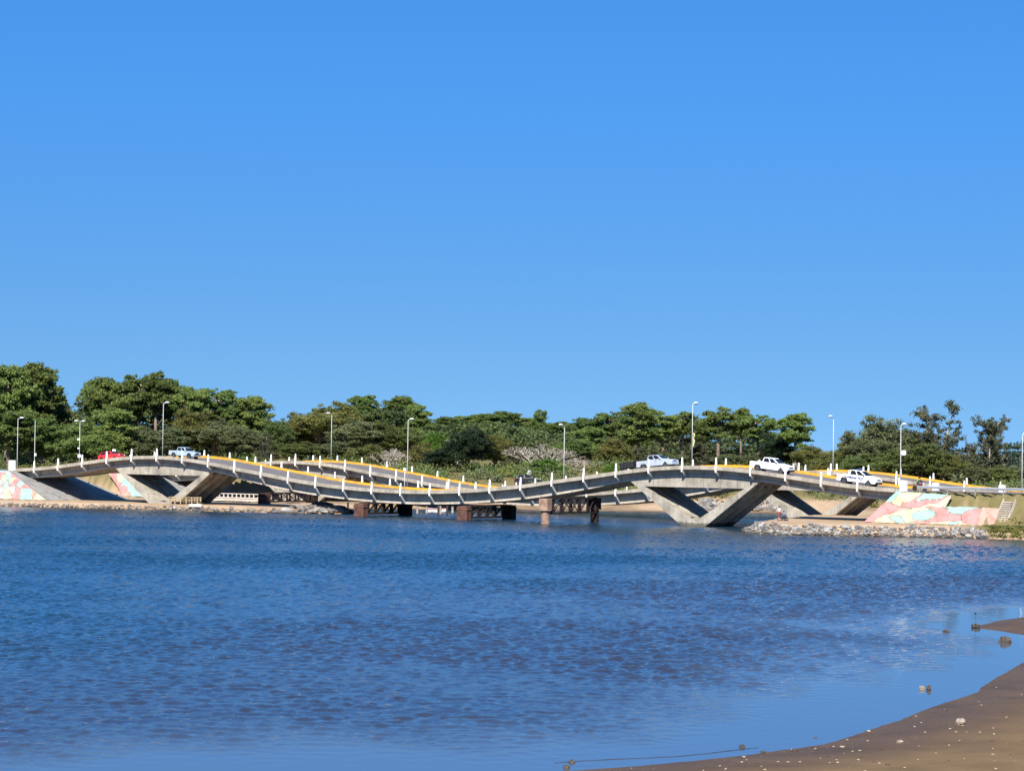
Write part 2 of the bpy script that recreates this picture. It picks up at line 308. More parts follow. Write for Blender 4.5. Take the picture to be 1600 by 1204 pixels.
def axis(spec):
    out = []
    for a, b, s in spec:
        x = a
        while x < b - 1e-6: out.append(x); x += s
    out.append(spec[-1][1]); return out
def ground_sheet():
    xs = axis([(-4000, -1000, 600), (-1000, -300, 100), (-300, -110, 19), (-110, 95, 1.0), (95, 300, 20.5), (300, 1000, 100), (1000, 4000, 600)])
    ys = axis([(-400, 40, 55), (40, 76, 4), (76, 190, 2.0), (190, 296, 10), (296, 455, 1.0), (455, 620, 5), (620, 1500, 44), (1500, 6000, 750), (6000, 9000, 1500)])
    vs = [(x, y, ground_z(x, y)) for y in ys for x in xs]; n = len(xs)
    fs = [(j * n + i, j * n + i + 1, (j + 1) * n + i + 1, (j + 1) * n + i) for j in range(len(ys) - 1) for i in range(n - 1)]
    me = bpy.data.meshes.new('ground'); me.from_pydata(vs, [], fs); me.update(); me.polygons.foreach_set('use_smooth', [True] * len(fs))
    # what grows or lies where: r = grass, g = bare earth, b = wetness near the water line
    ca = me.color_attributes.new('cover', 'FLOAT_COLOR', 'POINT'); buf = []
    for (x, y, z) in vs:
        t, q = tq((x, y)); g = e = b = 0
        if y < 250: b = 1 - smooth(.02, .42, z)
        else:
            g = smooth(1.6, 2.6, z) if q > 26 or t < -4 or t > 146 else 0
            if t > 150 and q < 26: g = max(g, smooth(.35, .8, z) * smooth(156, 160, t + 1.5 * noise.noise(Vector((x * .4, y * .4, 1)))))
            e = smooth(.2, .5, noise.noise(Vector((x * .09, y * .09, 4))) + .25) * (1 if q > 24 else .4)
            b = 1 - smooth(.05, .3, z)
        buf += [g, e, b, 1]
    ca.data.foreach_set('color', buf)
    m = bpy.data.materials.new('ground_cover'); m.use_nodes = True; nd, lk = m.node_tree.nodes, m.node_tree.links; bs = nd['Principled BSDF']
    bs.inputs['Specular IOR Level'].default_value = .15
    at_ = nd.new('ShaderNodeAttribute'); at_.attribute_name = 'cover'; sp = nd.new('ShaderNodeSeparateColor'); lk.new(at_.outputs['Color'], sp.inputs[0])
    t_ = nd.new('ShaderNodeTexCoord')
    def nz(scale, detail=6, rough=.65):
        n_ = nd.new('ShaderNodeTexNoise'); n_.inputs['Scale'].default_value = scale; n_.inputs['Detail'].default_value = detail; n_.inputs['Roughness'].default_value = rough
        lk.new(t_.outputs['Object'], n_.inputs['Vector']); return n_.outputs[0]
    def ramp(src, p0, c0, p1, c1):
        r = nd.new('ShaderNodeValToRGB'); r.color_ramp.elements[0].position = p0; r.color_ramp.elements[1].position = p1
        r.color_ramp.elements[0].color = (*c0, 1); r.color_ramp.elements[1].color = (*c1, 1); lk.new(src, r.inputs[0]); return r.outputs[0]
    def mixc(f, a, b, mode='MIX'):
        x_ = nd.new('ShaderNodeMix'); x_.data_type = 'RGBA'; x_.blend_type = mode
        if isinstance(f, float): x_.inputs[0].default_value = f
        else: lk.new(f, x_.inputs[0])
        lk.new(a, x_.inputs[6]); lk.new(b, x_.inputs[7]); return x_.outputs[2]
    sand = ramp(nz(.5), .35, (.29, .20, .125), .65, (.38, .275, .18))
    sandb = ramp(nz(.25, 8), .3, (.105, .068, .032), .7, (.185, .122, .058))
    earth = ramp(nz(.35), .35, (.155, .10, .058), .65, (.26, .185, .11))
    grass = ramp(nz(.6, 9, .75), .3, (.085, .075, .028), .7, (.18, .145, .065))
    # the near beach is browner sand than the far one
    sx = nd.new('ShaderNodeSeparateXYZ'); lk.new(t_.outputs['Object'], sx.inputs[0])
    mr = nd.new('ShaderNodeMapRange'); mr.inputs[1].default_value = 230; mr.inputs[2].default_value = 260; lk.new(sx.outputs[1], mr.inputs[0])
    base = mixc(mr.outputs[0], sandb, sand)
    # shells and pebbles scattered in the sand
    vo = nd.new('ShaderNodeTexVoronoi'); vo.inputs['Scale'].default_value = 1.6; lk.new(t_.outputs['Object'], vo.inputs['Vector'])
    lt = nd.new('ShaderNodeMath'); lt.operation = 'LESS_THAN'; lt.inputs[1].default_value = .045; lk.new(vo.outputs['Distance'], lt.inputs[0])
    gt = nd.new('ShaderNodeSeparateColor'); lk.new(vo.outputs['Color'], gt.inputs[0])
    g2 = nd.new('ShaderNodeMath'); g2.operation = 'GREATER_THAN'; g2.inputs[1].default_value = .45; lk.new(gt.outputs[0], g2.inputs[0])
    ml = nd.new('ShaderNodeMath'); ml.operation = 'MULTIPLY'; lk.new(lt.outputs[0], ml.inputs[0]); lk.new(g2.outputs[0], ml.inputs[1])
    shell = nd.new('ShaderNodeRGB'); shell.outputs[0].default_value = (.5, .42, .32, 1)
    inv = nd.new('ShaderNodeMath'); inv.operation = 'SUBTRACT'; inv.inputs[0].default_value = 1; lk.new(mr.outputs[0], inv.inputs[1])
    ml2 = nd.new('ShaderNodeMath'); ml2.operation = 'MULTIPLY'; lk.new(ml.outputs[0], ml2.inputs[0]); lk.new(inv.outputs[0], ml2.inputs[1])
    base = mixc(ml2.outputs[0], base, shell.outputs[0])
    base = mixc(sp.outputs[1], base, earth)
    base = mixc(sp.outputs[0], base, grass)
    wetc = nd.new('ShaderNodeRGB'); wetc.outputs[0].default_value = (.55, .50, .47, 1)
    base = mixc(sp.outputs[2], base, mixc(1.0, base, wetc.outputs[0], 'MULTIPLY'))
    lk.new(base, bs.inputs['Base Color'])
    ro = nd.new('ShaderNodeMapRange'); ro.inputs[3].default_value = .95; ro.inputs[4].default_value = .5; lk.new(sp.outputs[2], ro.inputs[0]); lk.new(ro.outputs[0], bs.inputs['Roughness'])
    bu = nd.new('ShaderNodeBump'); bu.inputs['Strength'].default_value = .5; bu.inputs['Distance'].default_value = .08; lk.new(nz(2.5, 6), bu.inputs['Height']); lk.new(bu.outputs[0], bs.inputs['Normal'])
    me.materials.append(m); o = bpy.data.objects.new('ground', me); COL.objects.link(o); return tag(o, kind='structure')
ground_sheet()

def water_sheet():
    import numpy as np
    rng = np.random.RandomState(5)
    xs = np.array(axis([(-4000, -1000, 1000), (-1000, -130, 87), (-130, -95, 5), (-95, 75, .22), (75, 130, 5.5), (130, 1000, 87), (1000, 4000, 1000)]))
    ys = np.array(axis([(30, 70, 8), (70, 240, .22), (240, 420, .6), (420, 520, 10), (520, 1600, 180)]))
    X, Y = np.meshgrid(xs, ys); H = np.zeros_like(X)
    def ruffle(n_, fn):
        h_ = np.zeros_like(X)
        for k in range(n_):
            a_, kx, ky, ph = fn(); h_ += a_ * np.sin(kx * X + ky * Y + ph)
        return h_
    def iso():                                            # short-crested wind chop: many small sine waves about one wind direction
        lam = .5 * (3.2 ** rng.rand()); a_ = rng.normal(1.4, .8); return WAT['amp'] * .62 * lam ** .9, math.cos(a_) * 6.283 / lam, math.sin(a_) * 6.283 / lam, rng.rand() * 6.283
    def rip(): return .0044, rng.normal(0, 8.5), rng.normal(4.0, 1.3), rng.rand() * 6.283      # fine ripples, longer along the river wind
    H = ruffle(60, iso) + ruffle(70, rip)
    P = np.zeros_like(X)
    for k in range(24):                                   # gust patches
        lam = 14 * (5 ** rng.rand()); a = rng.rand() * 3.14; ph = rng.rand() * 6.283
        P += np.sin(math.cos(a) * 6.283 / lam * X * .6 + math.sin(a) * 6.283 / lam * Y + ph)
    P = np.clip(.95 + .085 * P, .62, 1.3)
    SD = np.full(X.shape, 1e9); msk = Y < 215; xx, yy = X[msk], Y[msk]; best = np.full(xx.shape, 1e9)      # metres to the near beach
    for (x0, y0), (x1, y1) in zip(SHORE[:26], SHORE[1:27]):
        dx, dy = x1 - x0, y1 - y0; t = np.clip(((xx - x0) * dx + (yy - y0) * dy) / (dx * dx + dy * dy), 0, 1); best = np.minimum(best, np.hypot(x0 + t * dx - xx, y0 + t * dy - yy))
    SD[msk] = best + 1.3 * np.sin(xx * .31 + 1) + .9 * np.sin(xx * .83 + yy * .4)
    SD = np.minimum(SD, 120)
    f = np.clip((SD - WAT['calm0']) / (WAT['calm1'] - WAT['calm0']), 0, 1); f = f * f * (3 - 2 * f)
    inside = ((X > -95) & (X < 75) & (Y > 70) & (Y < 420)).astype(float)
    H = H * P * (.025 + .975 * f) * inside * np.clip(1 - (Y - 300) / 300, .6, 1)
    me = bpy.data.meshes.new('water'); nx, ny = len(xs), len(ys)
    me.vertices.add(nx * ny); co = np.stack([X, Y, H], -1).reshape(-1).astype(np.float32); me.vertices.foreach_set('co', co)
    idx = np.arange(nx * ny).reshape(ny, nx); q = np.stack([idx[:-1, :-1], idx[:-1, 1:], idx[1:, 1:], idx[1:, :-1]], -1).reshape(-1).astype(np.int32)
    nf = len(q) // 4; me.loops.add(len(q)); me.loops.foreach_set('vertex_index', q)
    me.polygons.add(nf); me.polygons.foreach_set('loop_start', np.arange(0, 4 * nf, 4, dtype=np.int32)); me.polygons.foreach_set('loop_total', np.full(nf, 4, dtype=np.int32))
    me.update(calc_edges=True); me.polygons.foreach_set('use_smooth', [True] * nf)
    me.attributes.new('off_shore', 'FLOAT', 'POINT').data.foreach_set('value', SD.reshape(-1).astype(np.float32))
    m = bpy.data.materials.new('river_water'); m.use_nodes = True; nd, lk = m.node_tree.nodes, m.node_tree.links; bs = nd['Principled BSDF']
    t_ = nd.new('ShaderNodeTexCoord'); sx = nd.new('ShaderNodeSeparateXYZ'); lk.new(t_.outputs['Object'], sx.inputs[0])
    def nz(scale, sc, detail=3, rough=.55, rot=0.0):
        mp = nd.new('ShaderNodeMapping'); mp.inputs['Scale'].default_value = sc; mp.inputs['Rotation'].default_value = (0, 0, rot); lk.new(t_.outputs['Object'], mp.inputs[0])
        n_ = nd.new('ShaderNodeTexNoise'); n_.inputs['Scale'].default_value = scale; n_.inputs['Detail'].default_value = detail; n_.inputs['Roughness'].default_value = rough
        lk.new(mp.outputs[0], n_.inputs['Vector']); return n_.outputs[0]
    def math_(op, a, b):
        k = nd.new('ShaderNodeMath'); k.operation = op
        for i, v in ((0, a), (1, b)):
            if isinstance(v, (int, float)): k.inputs[i].default_value = v
            else: lk.new(v, k.inputs[i])
        return k.outputs[0]
    at_ = nd.new('ShaderNodeAttribute'); at_.attribute_name = 'off_shore'
    near = math_('ADD', at_.outputs['Fac'], math_('MULTIPLY', math_('SUBTRACT', nz(.05, (1, .5, 1), 4), .5), 46.0))
    def mrange(v, a, b, c, d):
        k = nd.new('ShaderNodeMapRange'); k.interpolation_type = 'SMOOTHSTEP'
        for i, q in ((1, a), (2, b), (3, c), (4, d)): k.inputs[i].default_value = q
        lk.new(v, k.inputs[0]); return k.outputs[0]
    calm = mrange(at_.outputs['Fac'], WAT['calm0'], WAT['calm1'], 0.03, 1.0)
    deep = mrange(near, 20, 66, 0.0, 1.0)
    cr = nd.new('ShaderNodeMix'); cr.data_type = 'RGBA'; lk.new(deep, cr.inputs[0])
    cr.inputs[6].default_value = (*WAT['shallow'], 1); cr.inputs[7].default_value = (*WAT['deep'], 1)
    shal_sheen = mrange(at_.outputs['Fac'], 3, 17, 1.0, 0.0); c3 = nd.new('ShaderNodeMix'); c3.data_type = 'RGBA'; lk.new(shal_sheen, c3.inputs[0]); lk.new(cr.outputs[2], c3.inputs[6]); c3.inputs[7].default_value = (.055, .066, .085, 1)      # over shallow sand; the calm water's sky sheen is painted into this blue
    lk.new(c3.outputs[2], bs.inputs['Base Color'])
    lk.new(mrange(sx.outputs[1], 150, 330, WAT['rough'], .2), bs.inputs['Roughness']); bs.inputs['IOR'].default_value = 1.42; bs.inputs['Specular IOR Level'].default_value = .5
    bu = nd.new('ShaderNodeBump'); bu.inputs['Distance'].default_value = WAT['dist']
    lk.new(nz(WAT['s1'], (1, .8, 1), 4, .6, .15), bu.inputs['Height']); lk.new(calm, bu.inputs['Strength']); lk.new(bu.outputs[0], bs.inputs['Normal'])
    me.materials.append(m); o = bpy.data.objects.new('water', me); COL.objects.link(o)
    return tag(o, kind='structure')
WAT = dict(shallow=(.024, .023, .029), deep=(.006, .025, .046), rough=.03, s1=5.0, dist=.035, amp=.0056, calm0=2.5, calm1=13)
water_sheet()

# ------------------------------------------------------------------ the two wave-shaped bridges
TS = [T_A + (T_B - T_A) * i / 150 for i in range(151)]
def girder_bottom(t):
    d = abs(t - T_MID)
    dep = 1.45 - .5 * smooth(24, 36, d) + .12 * smooth(56, 62, d)
    z = slab_z(t) - dep
    return z
V_C = (25.8, 116.6)
def sweep(mb, fn, ts, mi=0):            # fn(t) -> closed ring of 3-D points
    rings = [fn(t) for t in ts]; n = len(rings[0]); vs = [p for r in rings for p in r]
    fs = [(i * n + k, i * n + (k + 1) % n, (i + 1) * n + (k + 1) % n, (i + 1) * n + k) for i in range(len(ts) - 1) for k in range(n)]
    fs += [tuple(range(n)), tuple(range(len(vs) - 1, len(vs) - n - 1, -1))]
    return mb.add(vs, fs, mi)
def rect_ring(b, q0, q1, z0, z1):       # z0, z1 functions of the near bridge's own t
    def ring(t):
        a, c = z0(t) + b['dz'], z1(t) + b['dz']; tt = t + b['dt']
        return [B(tt, b['q'] + q0, a), B(tt, b['q'] + q1, a), B(tt, b['q'] + q1, c), B(tt, b['q'] + q0, c)]
    return ring
FIN_T = [.4 + 5 * k for k in range(29)]
def bridge(b, label, first):
    root = empty('wave_bridge', B(T_MID + b['dt'], b['q'] + BW / 2, 0), label, 'bridge', 'twin wave shaped bridges')
    ib = lambda mb, n_, m_, **k: inv_build(mb, n_, m_, root, **k)
    bpy.context.view_layer.update()
    s = slab_z
    mb = MB()                                                          # slab with an edge upstand each side
    def slab_ring(t):
        z = s(t) + b['dz']; tt = t + b['dt']; Q = b['q']; r = z + ROAD_UP - .012
        return [B(tt, Q + x, y) for x, y in ((0, z), (BW, z), (BW, z + .52), (BW - .28, z + .52), (BW - .28, r), (.28, r), (.28, z + .48), (0, z + .48))]
    sweep(mb, slab_ring, TS); ib(mb, 'deck_slab', M['fascia'])
    mb = MB(); sweep(mb, rect_ring(b, .34, BW - .34, lambda t: s(t) + ROAD_UP - .02, lambda t: s(t) + ROAD_UP), TS); ib(mb, 'road_surface', M['asphalt'])
    for q0, q1, nm in ((.283, .33, 'yellow_kerb'), (BW - .33, BW - .283, 'yellow_kerb')):
        mb = MB(); sweep(mb, rect_ring(b, q0, q1, lambda t: s(t) + ROAD_UP - .05, lambda t: s(t) + (.60 if q0 > 1 else .475)), TS); ib(mb, nm, M['yellow'])
    # webs of the girder, the outer ones carry a projecting bottom flange
    for q0, q1 in ((1.3, 1.75), (3.4, 3.8), (5.7, 6.1), (7.75, 8.2)):
        mb = MB(); sweep(mb, rect_ring(b, q0, q1, girder_bottom, lambda t: s(t) + .01), TS); ib(mb, 'girder', M['concrete'])
    for q0, q1 in ((1.1, 1.3), (8.2, 8.4)):
        mb = MB(); sweep(mb, rect_ring(b, q0, q1, lambda t: girder_bottom(t) - .01, lambda t: girder_bottom(t) + .28), TS); ib(mb, 'bottom_flange', M['concrete'])
    # V piers
    for c in V_C:
        pr = empty('v_pier', (0, 0, 0)); pr.parent = root; pr['label'] = 'wide V shaped concrete pier with ribbed legs'
        bpy.context.view_layer.update()
        zt = lambda t: girder_bottom(t) + .02
        top = [(c - 9.6 + 19.2 * i / 16, zt(c - 9.6 + 19.2 * i / 16)) for i in range(17)]
        outer_l, outer_r = (c - 9.6, 5.72), (c + 9.6, 5.72)
        for q0, q1 in ((1.04, 1.72), (3.35, 3.85), (5.65, 6.15), (7.78, 8.46)):
            for sgn in (-1, 1):
                leg = [(c + sgn * 9.6, zt(c + sgn * 9.6) - .02), (c + sgn * 1.5, -.15), (c + sgn * 1.5, -2), (c, -2), (c, .95), (c + sgn * .55, 1.0), (c + sgn * 1.15, 1.22), (c + sgn * 7.4, 5.0), (c + sgn * 7.4, zt(c + sgn * 7.4) - .02)]
                mb = MB(); mb.prism(leg, lambda p, w: B(p[0] + b['dt'], b['q'] + w, p[1] + b['dz']), q0, q1); inv_build(mb, 'leg', M['pier'], pr)
            mid = [p for p in top if abs(p[0] - c) < 7.3]
            ch = [(c - 7.4, 5.0), (c + 7.4, 5.0), (c + 7.4, zt(c + 7.4) - .02)] + [(x, z - .02) for x, z in reversed(mid)] + [(c - 7.4, zt(c - 7.4) - .02)]
            mb = MB(); mb.prism(ch, lambda p, w: B(p[0] + b['dt'], b['q'] + w, p[1] + b['dz']), q0 + .015, q1 - .015); inv_build(mb, 'chord_beam', M['pier'], pr)
        for sgn in (-1, 1):                                              # slabs that join the ribs of each leg
            sl = [(c + sgn * 8.25, 5.12), (c + sgn * 1.44, .95), (c + sgn * 1.25, 1.16), (c + sgn * 7.6, 5.0)]
            for q0, q1 in ((1.72, 3.35), (3.85, 5.65), (6.15, 7.78)):
                mb = MB(); mb.prism(sl, lambda p, w: B(p[0] + b['dt'], b['q'] + w, p[1] + b['dz']), q0, q1); inv_build(mb, 'leg_slab', M['pier'], pr)
        mb = MB(); mb.prism([(c - 1.45, -2.2), (c + 1.45, -2.2), (c + 1.45, -.2), (c + .5, .85), (c - .5, .85), (c - 1.45, -.2)], lambda p, w: B(p[0] + b['dt'], b['q'] + w, p[1] + b['dz']), 1.73, 7.77); inv_build(mb, 'pier_base', M['pier'], pr)
    # white fin posts with their brackets
    for side in (0, 1):
        for i, t in enumerate(FIN_T):
            tt = t + (1.2 if side else 0)
            if tt > T_B - .8: continue
            z = s(tt); g = girder_bottom(tt); hgt = 1.5 + .07 * math.sin(i * 12.9 + side * 3)
            sg = -1 if side else 1; q00 = BW if side else 0
            post = [(-.10, z - .30), (-.07, z + .55), (.0, z + hgt), (.2, z + hgt), (.30, z + .5), (.30, z + .482), (-.003, z + .482), (-.003, z - .003), (.16, z - .003)]
            brk = [(-.10, z - .302), (.155, z - .006), (1.297, z - .006), (1.297, g + .285), (1.095, g + .285), (1.09, g + .02)]
            post = [(-.10, z - .30), (-.08, z + .55), (.05, z + hgt), (.13, z + hgt), (.22, z + .6), (.22, z + .483), (-.004, z + .483), (-.004, z - .004), (.15, z - .004)]
            fn = lambda p, w: B(tt + b['dt'] + w, b['q'] + q00 + sg * p[0], p[1] + b['dz'])
            mb = MB(); mb.prism(post, fn, -.085, .085)
            po = ib(mb, 'railing_post', M['whitefin'])
            mb = MB(); mb.prism(brk, fn, -.08, .08)
            bk = mb; im = root.matrix_world.inverted(); bk.v = [im @ p for p in bk.v]
            o = bk.build('bracket', M['bracket'], po)
    return root
M['bracket'] = concrete('pale_bracket_concrete', (.70, .68, .63), (.5, .48, .43))
bridge_near = bridge(BR[0], 'near concrete wave bridge with white fin posts, carrying four pickups', True)
bridge_far = bridge(BR[1], 'far concrete wave bridge standing behind the near one, partly hidden by it', False)

# roads beyond the bridge ends
def approach(b, t0, t1, nm):
    zr = 4.95 + b['dz'] + ROAD_UP
    mb = MB(); n_ = 40
    vs, fs = [], []
    for i in range(n_ + 1):
        t = t0 + (t1 - t0) * i / n_ + b['dt']
        vs += [B(t, b['q'] + .3, zr - .03), B(t, b['q'] + BW - .3, zr - .03)]
    fs = [(2 * i, 2 * i + 2, 2 * i + 3, 2 * i + 1) for i in range(n_)]
    mb.add(vs, fs); tag(mb.build(nm, M['asphalt']), kind='structure')
for b in BR:
    approach(b, T_A - 140, T_A - .05, 'road'); approach(b, T_B + .05, T_B + 140, 'road')
# ------------------------------------------------------------------ trees
import numpy as np
class Leaves:
    def __init__(s, seed): s.r = np.random.RandomState(seed); s.q = []
    def clump(s, c, rad, n, size, up=.35, dome=False):
        r = s.r; d = r.normal(size=(n, 3)); d /= np.linalg.norm(d, axis=1)[:, None]
        if dome: d[:, 2] = np.where(d[:, 2] < -.25, -d[:, 2] * .6, d[:, 2])
        rr = r.rand(n, 1) ** .4 * (.6 + .85 * r.rand(n, 1))
        p = np.array(c) + d * rr * np.array(rad)
        nn = d * .65 + r.normal(size=(n, 3)) * .75 + np.array([0, 0, up]); nn /= np.linalg.norm(nn, axis=1)[:, None]
        a = np.cross(nn, r.normal(size=(n, 3))); a /= np.linalg.norm(a, axis=1)[:, None] + 1e-9; b = np.cross(nn, a)
        sz = size * (.6 + .8 * r.rand(n, 1)); a = a * sz * .5; b = b * sz * (.32 + .2 * r.rand(n, 1))
        s.q.append(np.stack([p - a - b * .6, p + a * .2 - b, p + a + b * .5, p - a * .3 + b], 1))
    def mesh(s, name, m):
        v = np.concatenate(s.q).reshape(-1, 3).astype(np.float32); nf = len(v) // 4
        me = bpy.data.meshes.new(name); me.vertices.add(len(v)); me.vertices.foreach_set('co', v.reshape(-1))
        me.loops.add(len(v)); me.loops.foreach_set('vertex_index', np.arange(len(v), dtype=np.int32))
        me.polygons.add(nf); me.polygons.foreach_set('loop_start', np.arange(0, len(v), 4, dtype=np.int32)); me.polygons.foreach_set('loop_total', np.full(nf, 4, dtype=np.int32))
        me.update(calc_edges=True); me.materials.append(m); return me
def mb_mesh(mb, name, m):
    me = bpy.data.meshes.new(name); me.from_pydata([tuple(p) for p in mb.v], [], mb.f); me.update(); me.materials.append(m)
    me.polygons.foreach_set('use_smooth', [True] * len(mb.f)); return me
def bend(a, b, rng, k=.12, n=5):
    a, b = Vector(a), Vector(b); L = (b - a).length; out = []
    o1 = Vector((rng.uniform(-1, 1), rng.uniform(-1, 1), rng.uniform(-.3, 1))) * L * k
    for i in range(n + 1):
        f = i / n; out.append(a.lerp(b, f) + o1 * math.sin(f * math.pi))
    return out
PH, PWD = 15.0, 9.0                                    # every tree is modelled 15 m high and 9 m wide, then scaled
def pine_proto(seed, low=.42, flat=.7, n_cl=36, mat_='pine'):
    rng = random.Random(seed); L = Leaves(seed); mb = MB()
    lean = (rng.uniform(-1, 1), rng.uniform(-1, 1))
    top = Vector((lean[0], lean[1], PH * .86)); tr = bend((0, 0, -1.5), top, rng, .05, 7)
    mb.tube(tr, [.34 * (1 - .65 * i / 7) + .04 for i in range(8)], 8)
    cl = []
    for i in range(n_cl):
        f = i / (n_cl - 1); a = i * 2.4 + rng.uniform(-.5, .5)
        z = PH * (low + (.93 - low) * f ** .85) + rng.uniform(-.5, .5)
        g = (z / PH - low) / (1 - low); wid = PWD * .5 * max(.12, math.sin(math.pi * min(1, .28 + .72 * g)) ** .55) * (1 if g > .3 else .7 + g)
        rr = wid * rng.uniform(.3, 1.0) * .78
        c = Vector((lean[0] * z / PH + rr * math.cos(a), lean[1] * z / PH + rr * math.sin(a), z)); r0 = rng.uniform(.75, 1.35)
        cl.append((c, r0))
    for c, r0 in cl:
        L.clump(c, (r0, r0, r0 * flat * 1.2), int(190 * r0), .26, .4, True)
        for j in range(7):
            a = j * .9 + rng.uniform(-.4, .4); k = rng.uniform(.45, .95)
            o = Vector((math.cos(a) * k, math.sin(a) * k, (1 - k) * .7 + rng.uniform(-.15, .35))) * r0; rs = r0 * rng.uniform(.26, .5)
            L.clump(c + o, (rs, rs, rs * .85), int(150 * rs + 24), .23, .35)
    for j in range(150):                                # loose tufts that break the outline
        c, r0 = rng.choice(cl); a = rng.uniform(0, 6.28); k = rng.uniform(.7, 1.6); rs = rng.uniform(.22, .5)
        L.clump(c + Vector((math.cos(a) * k, math.sin(a) * k, rng.uniform(-.3, .75))) * r0, (rs, rs, rs * .9), 38, .23, .3)
    for c, r0 in rng.sample(cl, min(16, len(cl))):
        z0 = max(PH * .3, c.z - rng.uniform(1.0, 3.2)); f = (z0 + 1.5) / (top.z + 1.5)
        base = tr[min(6, int(f * 7))].lerp(tr[min(7, int(f * 7) + 1)], f * 7 % 1)
        mb.tube(bend(base, c, rng, .12, 4), [.11, .09, .07, .05, .03], 5)
    for k in range(4):                                  # dead stubs on the bare trunk
        z0 = rng.uniform(.2, .5) * PH; a = rng.uniform(0, 6.28); b0 = Vector((lean[0] * z0 / PH, lean[1] * z0 / PH, z0))
        mb.tube([b0, b0 + Vector((math.cos(a), math.sin(a), .4)) * rng.uniform(.6, 1.6)], [.05, .02], 4)
    return L.mesh('crown', M[mat_]), mb_mesh(mb, 'trunk', M['bark'])
def bush_proto(seed, low=.12, n_cl=42, mat_='bush', bark='bark', round_=1.0):
    rng = random.Random(seed); L = Leaves(seed); mb = MB(); cl = []
    for i in range(n_cl):
        th = math.acos(1 - 1.75 * (i + .5) / n_cl); a = i * 2.4 + rng.uniform(-.3, .3); k = rng.uniform(.55, 1.0)
        c = Vector((PWD * .42 * k * math.sin(th) * math.cos(a), PWD * .42 * k * math.sin(th) * math.sin(a), PH * (.5 + low * .5) + PH * (.42 - low * .42) * k * math.cos(th) * round_))
        c += Vector((rng.gauss(0, .4), rng.gauss(0, .4), rng.gauss(0, .5))); cl.append((c, rng.uniform(.8, 1.7)))
    for c, r0 in cl:
        L.clump(c, (r0, r0, r0 * .85), int(260 * r0), .26, .3)
        for _ in range(4):
            o = Vector((rng.gauss(0, .7), rng.gauss(0, .7), rng.gauss(.2, .5))) * r0; L.clump(c + o, (r0 * .42,) * 3, int(85 * r0), .21, .3)
    for j in range(40):
        c, r0 = rng.choice(cl); d = Vector((rng.gauss(0, 1), rng.gauss(0, 1), rng.gauss(.3, 1))).normalized() * r0 * rng.uniform(1, 1.5); rs = rng.uniform(.2, .42)
        L.clump(c + d, (rs, rs, rs), 34, .22, .3)
    mb.tube(bend((0, 0, -1.5), (rng.uniform(-.4, .4), rng.uniform(-.4, .4), PH * .45), rng, .05, 4), [.32, .28, .24, .2, .16], 8)
    for c, r0 in rng.sample(cl, 14):
        mb.tube(bend((0, 0, PH * rng.uniform(.12, .4)), c, rng, .12, 4), [.14, .11, .08, .05, .025], 5)
    return L.mesh('crown', M[mat_]), mb_mesh(mb, 'trunk', M[bark])
def euc_proto(seed, n_br=24):
    rng = random.Random(seed); L = Leaves(seed); mb = MB()
    for k in range(3):
        b = Vector((rng.uniform(-.5, .5), rng.uniform(-.5, .5), -1.5)); e = Vector((rng.uniform(-3.0, 3.0), rng.uniform(-2, 2), PH * rng.uniform(.75, .97)))
        st = bend(b, e, rng, .06, 8); mb.tube(st, [.22 - .022 * i for i in range(9)], 7)
        for j in range(n_br):
            f = rng.uniform(.22, 1); p = st[min(7, int(f * 8))].lerp(st[min(8, int(f * 8) + 1)], f * 8 % 1)
            a = rng.uniform(0, 6.28); ln = rng.uniform(.8, 3.0) * (1.25 - f * .7)
            q = p + Vector((math.cos(a) * ln, math.sin(a) * ln, ln * rng.uniform(.3, 1.3)))
            mb.tube(bend(p, q, rng, .1, 3), [.06, .045, .03, .015], 4)
            for m_ in range(4):
                c = p.lerp(q, .45 + .2 * m_) + Vector((rng.gauss(0, .25), rng.gauss(0, .25), rng.gauss(0, .25))); r0 = rng.uniform(.2, .5)
                L.clump(c, (r0, r0, r0 * 1.25), int(70 * r0 + 10), .22, .1)
    for j in range(18):
        a = rng.uniform(0, 6.28); rr = rng.uniform(.3, 1) * PWD * .38; r0 = rng.uniform(.7, 1.2)
        L.clump((rr * math.cos(a), rr * math.sin(a), PH * rng.uniform(.05, .42)), (r0, r0, r0 * 1.1), 75, .4, .2)
    return L.mesh('crown', M['euc']), mb_mesh(mb, 'trunk', M['palebark'])
def bare_proto(seed, spread=1.0):
    rng = random.Random(seed); mb = MB()
    def grow(p, d, ln, r, k):
        e = p + d * ln; mb.tube([p, p.lerp(e, .5) + Vector((rng.gauss(0, .05), rng.gauss(0, .05), 0)) * ln, e], [r, r * .85, r * .65], 5 if k < 3 else 3)
        if k == 5: return
        for _ in range(3):
            nd = (d + Vector((rng.gauss(0, .5 * spread), rng.gauss(0, .5 * spread), rng.gauss(.28, .25)))).normalized(); grow(e, nd, ln * rng.uniform(.66, .9), r * .6, k + 1)
    for j in range(5):
        a = j * 1.26 + rng.uniform(-.3, .3); grow(Vector((rng.uniform(-.3, .3), rng.uniform(-.3, .3), -.3)), Vector((math.cos(a) * .6 * spread, math.sin(a) * .6 * spread, .8)).normalized(), PH * .27, .26, 1)
    return None, mb_mesh(mb, 'branches', M['twig'])
